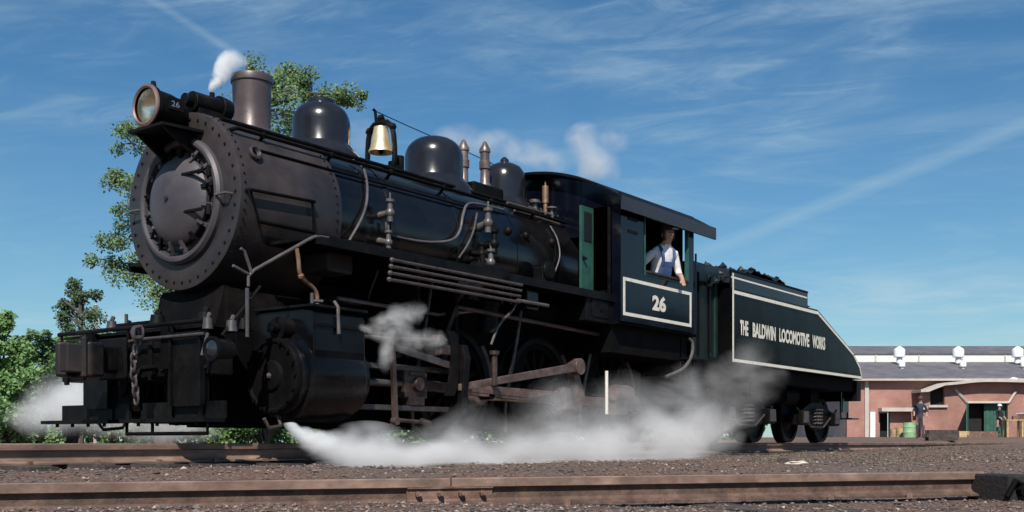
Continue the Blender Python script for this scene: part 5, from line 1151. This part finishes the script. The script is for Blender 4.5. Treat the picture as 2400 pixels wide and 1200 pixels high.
# stones and debris that stand out
def stone(px, d, s, m, label, sc=(1, .8, .5), cat='stone'):
    q = drop(px, d); rr = random.Random(px); bm = bmesh.new(); bmesh.ops.create_icosphere(bm, subdivisions=2, radius=1)
    for v in bm.verts: v.co = Vector((v.co.x * sc[0], v.co.y * sc[1], v.co.z * sc[2])) * s * (1 + .5 * mnoise.noise(v.co * 1.7 + Vector((px, 0, 0))))
    me = bpy.data.meshes.new('stone'); bm.to_mesh(me); bm.free(); me.materials.append(m); o = bpy.data.objects.new('stone', me); COL.objects.link(o); o.location = q + Vector((0, 0, s * sc[2] * .5)); o.rotation_euler = (0, 0, rr.uniform(0, 3)); tag(o, label, cat)
stone(1866, 9.8, .055, mat('pale_stone', (.62, .52, .42), .9, 0, .15, 12), 'flat pale cream stone on the cinders below the tender', (1.9, .8, .35))
stone(1836, 10.4, .075, mat('cinder', (.05, .035, .033), .95, 0, .3, 15, bump=.6), 'dark cinder lump beside the pale cream stone')
stone(1985, 18, .09, mat('cinder', (0, 0, 0)), 'small dark red lump beside the track behind the tender')

# ================================================================== PEOPLE
SKIN = mat('skin', (.45, .27, .20), .55, 0, .08, 10); HAIR = mat('hair', (.03, .02, .015), .7)
def skin_mesh(name, joints, edges, radii, matf, mats, parent, root=0):
    me = bpy.data.meshes.new(name); me.from_pydata([tuple(j) for j in joints], edges, [])
    o = bpy.data.objects.new(name, me); COL.objects.link(o)
    sk = o.modifiers.new('skin', 'SKIN'); sk.use_smooth_shade = True
    for i, v in enumerate(me.skin_vertices[0].data): r = radii[i]; v.radius = r if isinstance(r, tuple) else (r, r); v.use_root = (i == root)
    sb = o.modifiers.new('sub', 'SUBSURF'); sb.levels = sb.render_levels = 2
    bpy.context.view_layer.update(); m2 = bpy.data.meshes.new_from_object(o.evaluated_get(bpy.context.evaluated_depsgraph_get()))
    bpy.data.objects.remove(o); m2.name = name
    for m in mats: m2.materials.append(m)
    for pl in m2.polygons: pl.material_index = matf(pl.center); pl.use_smooth = True
    o = bpy.data.objects.new(name, m2); COL.objects.link(o); o.parent = parent; return o
def person(loc, rotz, label, shirt, trousers, capm, hands, lean=0., stance=.12, H=1.74, feet=None, scale=1., seated=False, legdir=(1, 0)):
    """hands: two target points in body space (x forward, y left, z up)"""
    e = empty('person', loc, label, 'person'); e.rotation_euler = (0, 0, rotz)
    J = []; R = []; E = []
    def j(p, r, par=None):
        J.append(Vector(p)); R.append(r); i = len(J) - 1
        if par is not None: E.append((par, i))
        return i
    lx = lambda z: math.tan(lean) * max(0, z - .95)
    pel = j((0, 0, .95), (.155, .115)); wst = j((lx(1.10), 0, 1.10), (.145, .105), pel); cst = j((lx(1.30), 0, 1.30), (.175, .12), wst); shl = j((lx(1.42), 0, 1.43), (.13, .10), cst); nk = j((lx(1.52) + .01, 0, 1.52), .058, shl)
    hd = j((lx(1.58) + .02, 0, 1.58), .075, nk); h2 = j((lx(1.66) + .02, 0, 1.67), (.085, .10), hd); h3 = j((lx(1.72) + .01, 0, 1.735), (.06, .07), h2)
    for sgn, hand in ((1, hands[0]), (-1, hands[1])):
        s0 = j((lx(1.41), sgn * .17, 1.41), .068, shl); hand = Vector(hand); sh = J[s0]; d = hand - sh; L = min(d.length, .56); d.normalize()
        el = sh + d * L / 2 + Vector((-.06, sgn * .05, -.04)) * (1.6 if L < .5 else 1); el_ = j(el, .048, s0); wr = j(sh + d * L * .94, .034, el_); pm = j(sh + d * (L + .05), (.042, .022), wr); j(sh + d * (L + .12), (.030, .016), pm)
        lat_ = d.cross(Vector((0, 0, 1))).normalized() if abs(d.z) < .95 else Vector((1, 0, 0)); j(sh + d * (L + .07) + lat_ * .055, .013, pm)
        if seated:
            fx_, fy_ = legdir; LD = lambda u, v, z: (fx_ * u - fy_ * v, fy_ * u + fx_ * v, z)
            hp = j(LD(.02, sgn * .10, .90), .085, pel); kn = j(LD(.42, sgn * .12, .92), .066, hp); an = j(LD(.46, sgn * .12, .50), .046, kn); j(LD(.58, sgn * .13, .45), (.045, .03), an)
        else:
            fx = (feet or {1: .10, -1: -.10})[sgn]; hp = j((0, sgn * .095, .88), .088, pel); kn = j((fx * .5 + .03, sgn * stance * .95, .49), .064, hp); an = j((fx, sgn * stance, .10), .045, kn); hl_ = j((fx + .06, sgn * stance, .05), (.046, .04), an); j((fx + .17, sgn * (stance + .02), .035), (.042, .03), hl_)
    def mf(c):
        head = c.z > 1.50 + 0 and abs(c.y) < .13 and abs(c.x - lx(1.6)) < .16
        if head: return 0
        for hnd in hands:
            if (c - Vector(hnd)).length < .135: return 0
        for sgn, hand in ((1, hands[0]), (-1, hands[1])):
            sh = Vector((lx(1.41), sgn * .17, 1.41)); d = Vector(hand) - sh; L = min(d.length, .56); d.normalize()
            if (c - sh).dot(d) > L * .92 and (c - sh).length < .85 and abs(c.y) > .12: return 0
        if c.z < .10 and not seated: return 3
        return 2 if c.z < 1.02 else 1
    bo = skin_mesh('body', J, E, R, mf, [SKIN, shirt, trousers, M_DARK], e)
    hx = lx(1.66) + .02
    b = MB(); b.lathe((hx, 0, 0), (0, 0, 1), [(1.685, .106), (1.735, .108), (1.775, .10), (1.80, .07), (1.81, .001)], 18); b.prism([(hx + .06, -.085), (hx + .06, .085), (hx + .15, .06), (hx + .17, 0), (hx + .15, -.06)], lambda u, v, t: Vector((u, v, t)), 1.685, 1.697)
    c = b.build('cap', capm); c.parent = e
    b = MB(); b.lathe((hx - .012, 0, 0), (0, 0, 1), [(1.56, .085), (1.62, .103), (1.68, .106)], 16, PI * .0, 2 * PI); b.v = [v if v.x < hx + .03 else Vector((hx + .03 - (v.x - hx) * .1, v.y * .98, v.z)) for v in b.v]; h_ = b.build('hair', HAIR); h_.parent = e
    b = MB(); b.sphere((hx + .10, 0, 1.635), .018, 8, (1, .7, 1.3)); f_ = b.build('nose', SKIN); f_.parent = e
    for sgn in (1, -1):
        b = MB(); b.sphere((hx + .085, sgn * .033, 1.655), .011, 6); q_ = b.build('eye', M_DARK); q_.parent = e
        b = MB(); b.sphere((hx + .0, sgn * .095, 1.63), .025, 6, (.7, .4, 1.2)); q_ = b.build('ear', SKIN); q_.parent = e
    b = MB(); b.sphere((hx + .087, 0, 1.595), .022, 6, (.4, 1, .3)); q_ = b.build('mouth', mat('lips', (.32, .14, .11), .6)); q_.parent = e
    return e
yaw = math.atan2(VD.y, VD.x)
SH_W = mat('white_shirt', (.78, .76, .74), .8, 0, .06, 14, bump=.3, bscale=18); OV = mat('blue_overalls', (.050, .085, .22), .85, 0, .15, 20, bump=.3, bscale=22)
NAVY = mat('navy_jacket', (.030, .034, .055), .85, 0, .2, 12); GREYT = mat('grey_trousers', (.06, .06, .075), .85, 0, .2, 12); BLK = mat('dark_coat', (.014, .018, .018), .85, 0, .2, 12)
# engineer leaning in the cab window, turned toward the rear
eng = person((6.80, -1.20, 1.12), -2.0, 'engineer in white shirt and blue overalls leaning in the cab window', SH_W, OV, mat('engineer_cap', (.03, .032, .045), .8), [(.33, .16, 1.05), (.24, -.48, 1.06)], lean=.30, seated=True, legdir=(.416, -.909))
b = MB()
for sgn in (-1, 1):
    b.pipe(spline([(.22, sgn * .07, 1.22), (.255, sgn * .085, 1.32), (.24, sgn * .10, 1.42), (.17, sgn * .10, 1.49), (.08, sgn * .09, 1.46), (-.02, sgn * .06, 1.25), (-.06, 0, 1.1)], 5), [.020] * 31, 6)
sp_ = b.build('overall_straps', OV); sp_.parent = eng
b = MB(); vs = [(.155, -.10, 1.0), (.155, .10, 1.0), (.255, .075, 1.28), (.255, -.075, 1.28), (.06, -.12, 1.0), (.06, .12, 1.0), (.17, .09, 1.28), (.17, -.09, 1.28)]; b.add(vs, [(0, 1, 2, 3), (4, 7, 6, 5), (0, 4, 5, 1), (1, 5, 6, 2), (2, 6, 7, 3), (3, 7, 4, 0)])
bb_ = b.build('overall_bib', OV, None, .01); bb_.parent = eng
b = MB(); b.box((6.55, -1.38, 1.52), (7.10, -.86, 1.94)); ob = b.build('cab_seat', mat('seat_box', (.03, .022, .018), .7), LOCO, .02)
q = drop(2157, 47.5); person(q, yaw + PI - .35, 'man in navy jacket and cap walking in the yard before the brick wall', NAVY, GREYT, mat('brown_cap', (.10, .045, .04), .8), [(.22, .26, 1.02), (.20, -.24, 1.05)], feet={1: .16, -1: -.14})
q = drop(2342, 60.); person(q, yaw + PI + .5, 'man in dark clothes and white cap standing by the green shed door', BLK, BLK, M_VENT, [(.24, .16, 1.05), (.24, -.14, 1.0)])

# ================================================================== STEAM
def steam(name, label, puffs, dens, nscale=2.2, color=(1, 1, 1), cut=.0, voxel=.07, contrast=(.32, .66), erode=.5, detail=8, stretch=(1, 1, 1), soft=.0, aniso=-.12, iso=.92):
    """puffs: (centre, (rx, ry, rz), weight); a closed mesh wraps them and the density falls off inside"""
    bm = bmesh.new()
    for c, r, w_ in puffs:
        g = bmesh.ops.create_icosphere(bm, subdivisions=3, radius=iso)
        for v in g['verts']: v.co = Vector((c[0] + v.co.x * r[0], c[1] + v.co.y * r[1], c[2] + v.co.z * r[2]))
    me = bpy.data.meshes.new(name); bm.to_mesh(me); bm.free(); o = bpy.data.objects.new(name, me); COL.objects.link(o)
    rm = o.modifiers.new('r', 'REMESH'); rm.mode = 'VOXEL'; rm.voxel_size = voxel
    bpy.context.view_layer.update(); m2 = bpy.data.meshes.new_from_object(o.evaluated_get(bpy.context.evaluated_depsgraph_get())); bpy.data.objects.remove(o); m2.name = name
    m = bpy.data.materials.new(name + '_vapour'); m.use_nodes = True; nt = m.node_tree; nt.nodes.clear(); N = nt.nodes; Lk = nt.links
    out = N.new('ShaderNodeOutputMaterial'); pv = N.new('ShaderNodeVolumePrincipled'); Lk.new(pv.outputs[0], out.inputs['Volume'])
    pv.inputs['Color'].default_value = (*color, 1); pv.inputs['Anisotropy'].default_value = aniso
    tcn = N.new('ShaderNodeTexCoord'); src = tcn.outputs['Object']
    sm_ = N.new('ShaderNodeMapping'); sm_.inputs['Scale'].default_value = stretch; Lk.new(src, sm_.inputs[0])
    nz = N.new('ShaderNodeTexNoise'); nz.inputs['Scale'].default_value = nscale; nz.inputs['Detail'].default_value = detail; nz.inputs['Roughness'].default_value = .66; nz.inputs['Distortion'].default_value = .6; Lk.new(sm_.outputs[0], nz.inputs['Vector'])
    # warp the lookup position a little so that puffs lose their round shape
    wz = N.new('ShaderNodeTexNoise'); wz.inputs['Scale'].default_value = nscale * .8; wz.inputs['Detail'].default_value = 3; Lk.new(src, wz.inputs['Vector'])
    v1 = N.new('ShaderNodeVectorMath'); v1.operation = 'SUBTRACT'; Lk.new(wz.outputs['Color'], v1.inputs[0]); v1.inputs[1].default_value = (.5, .5, .5)
    v2 = N.new('ShaderNodeVectorMath'); v2.operation = 'SCALE'; Lk.new(v1.outputs[0], v2.inputs[0]); v2.inputs['Scale'].default_value = 1.1 / nscale
    v3 = N.new('ShaderNodeVectorMath'); v3.operation = 'ADD'; Lk.new(src, v3.inputs[0]); Lk.new(v2.outputs[0], v3.inputs[1]); pos = v3.outputs[0]
    acc = None
    for c, r, w_ in puffs:
        a = N.new('ShaderNodeVectorMath'); a.operation = 'SUBTRACT'; Lk.new(pos, a.inputs[0]); a.inputs[1].default_value = tuple(c)
        d = N.new('ShaderNodeVectorMath'); d.operation = 'DIVIDE'; Lk.new(a.outputs[0], d.inputs[0]); d.inputs[1].default_value = tuple(r)
        ln = N.new('ShaderNodeVectorMath'); ln.operation = 'LENGTH'; Lk.new(d.outputs[0], ln.inputs[0])
        mr = N.new('ShaderNodeMapRange'); mr.interpolation_type = 'SMOOTHSTEP'; mr.inputs[1].default_value = 1.0; mr.inputs[2].default_value = soft; mr.inputs[3].default_value = 0; mr.inputs[4].default_value = w_; Lk.new(ln.outputs['Value'], mr.inputs[0])
        if acc is None: acc = mr.outputs[0]
        else:
            ad = N.new('ShaderNodeMath'); ad.operation = 'ADD'; Lk.new(acc, ad.inputs[0]); Lk.new(mr.outputs[0], ad.inputs[1]); acc = ad.outputs[0]
    nr = N.new('ShaderNodeMapRange'); nr.inputs[1].default_value = contrast[0]; nr.inputs[2].default_value = contrast[1]; nr.inputs[3].default_value = 1 - erode * 1.2; nr.inputs[4].default_value = 1 + erode * 1.2; Lk.new(nz.outputs[0], nr.inputs[0])
    mz = N.new('ShaderNodeMath'); mz.operation = 'MULTIPLY'; Lk.new(acc, mz.inputs[0]); Lk.new(nr.outputs[0], mz.inputs[1])
    sb = N.new('ShaderNodeMath'); sb.operation = 'SUBTRACT'; Lk.new(mz.outputs[0], sb.inputs[0]); sb.inputs[1].default_value = .05
    mu = N.new('ShaderNodeMath'); mu.operation = 'MAXIMUM'; Lk.new(sb.outputs[0], mu.inputs[0]); mu.inputs[1].default_value = 0
    m3 = N.new('ShaderNodeMath'); m3.operation = 'MULTIPLY'; Lk.new(mu.outputs[0], m3.inputs[0]); m3.inputs[1].default_value = dens; Lk.new(m3.outputs[0], pv.inputs['Density'])
    m2.materials.clear(); m2.materials.append(m); o = bpy.data.objects.new(name, m2); COL.objects.link(o); tag(o, label, 'steam', kind='stuff'); return o
def puff(x, y, rx, ry, Y, thick, w_, depth=None):
    c = at(x, y, depth) if depth else onY(x, y, Y); d = (c - CAM).dot(VD); return (tuple(c), (rx / FPX * d * 1.0, thick, ry / FPX * d), w_)
main = [puff(676, 997, 34, 11, -1.75, .13, 8), puff(705, 1010, 50, 18, -1.78, .17, 7), puff(740, 1030, 66, 28, -1.82, .23, 6), puff(790, 1055, 88, 42, -1.9, .32, 4.5), puff(860, 1074, 120, 48, -2.0, .42, 3.0), puff(960, 1080, 160, 52, -2.1, .5, 2.0), puff(1090, 1078, 180, 60, -2.15, .55, 1.5), puff(1230, 1068, 200, 76, -2.2, .6, 1.25), puff(1380, 1054, 210, 92, -2.2, .65, 1.1), puff(1530, 1044, 200, 95, -2.2, .65, .85), puff(1650, 1020, 180, 100, -2.2, .6, .55),
        puff(860, 1036, 140, 56, -1.95, .4, .6), puff(1000, 1044, 180, 74, -2.0, .5, .42), puff(1150, 1022, 200, 110, -2.0, .5, .36), puff(1310, 990, 200, 145, -2.0, .5, .40), puff(1450, 985, 210, 150, -2.1, .6, .34), puff(1600, 960, 210, 160, -2.1, .6, .30), puff(1720, 920, 160, 155, -2.0, .6, .27), puff(1780, 875, 115, 115, -2.0, .5, .22)]
steam('steam_bank', 'thick white steam jet rolling along the ground beside the driving wheels', main, 2.2, 1.9, voxel=.06, stretch=(.5, 1, 1.1), erode=.8, contrast=(.33, .67))
steam('steam_leak', 'small white puff of steam leaking behind the valve chest', [puff(866, 768, 40, 16, -1.5, .08, 1.2), puff(905, 770, 75, 46, -1.5, .15, 1.15), puff(940, 742, 58, 46, -1.5, .13, 1.1), puff(972, 728, 46, 36, -1.5, .10, .8), puff(905, 825, 40, 70, -1.48, .10, .8), puff(960, 795, 85, 42, -1.5, .10, .8), puff(1010, 800, 75, 40, -1.5, .10, .7)], 4.5, 4.2, voxel=.03, stretch=(.6, 1, 1), erode=.83, contrast=(.36, .68))
steam('steam_cloud', 'pale grey steam drifting along the ground behind the pilot', [puff(160, 945, 130, 95, 3.4, .9, 1.3), puff(105, 985, 100, 75, 3.5, .8, 1.1), puff(235, 975, 140, 80, 3.2, .8, 1.3), puff(350, 1000, 130, 50, 3.0, .7, 1.0), puff(440, 1012, 100, 32, 2.8, .6, .8), puff(190, 905, 85, 60, 3.4, .6, 1.0)], 1.5, 1.3, voxel=.10, erode=.6)
steam('steam_plume', 'narrow white jet of steam rising from the generator before the smokestack', [puff(497, 207, 11, 13, 0, .06, 2.5), puff(504, 195, 16, 18, 0, .08, 2.4), puff(513, 180, 21, 24, 0, .10, 2.2), puff(524, 163, 27, 30, 0, .12, 1.8), puff(536, 148, 34, 32, 0, .14, 1.3), puff(552, 136, 36, 28, 0, .14, .7)], 13, 5, voxel=.025, erode=.4)
steam('steam_wisp', 'thin white wisp of vapour drifting behind the safety valves', [puff(1080, 330, 80, 45, 2.5, .6, .9), puff(1160, 335, 80, 45, 2.5, .6, 1.0), puff(1230, 355, 80, 45, 2.5, .6, .9), puff(1290, 375, 65, 35, 2.5, .6, .7), puff(865, 315, 60, 70, 2.5, .5, .8), puff(1385, 360, 80, 75, 2.8, .6, 1.0), puff(1445, 328, 42, 38, 2.8, .4, .9), puff(1400, 400, 80, 50, 2.8, .5, .9), puff(1370, 320, 50, 40, 2.8, .5, .8)], 1.1, 1.8, voxel=.10, erode=.8)

# ================================================================== WOODS AROUND THE YARD
def woods(name, label, pts, m, seed, leaf, per, hgt):
    rng = random.Random(seed); lv = LB()
    for (x, y, w, h) in pts:
        zg = ground_z(x, y, False)
        for k in range(per):
            z = h * rng.uniform(.05, 1); sp = w * (1 - .6 * (z / h) ** 2.2)
            c = Vector((x + rng.uniform(-sp, sp), y + rng.uniform(-sp, sp), zg + z)); q = rng.uniform(.35, .75); leaves(lv, c, (q, q, q * .8), 26, leaf, rng)
    o = raw(lv, name, m, None); tag(o, label, 'woods', kind='stuff')
rng = random.Random(31)
far = [(CAM + d_ * (VD + RT * ((px - 1200) / FPX))) for px in range(-300, 1780, 75) for d_ in (44 + rng.uniform(-3, 3),)]
woods('distant_woods', 'low dark scrub beyond the yard seen in gaps under the locomotive', [(q.x, q.y, 1.4, rng.uniform(1.4, 2.2)) for q in far], L_BUSH2, 41, .3, 26, 2)
woods('tree_line', 'row of trees across the yard behind the photographer', [(-2 + 3.4 * k + rng.uniform(-1, 1), -24 + rng.uniform(-2, 2), 2.2, rng.uniform(2.6, 5.2) + 3.5 * smooth(8, 14, k)) for k in range(22)], leaf_mat('conifer_needles', (.012, .020, .014), (.030, .042, .026), .05), 42, .5, 60, 6)
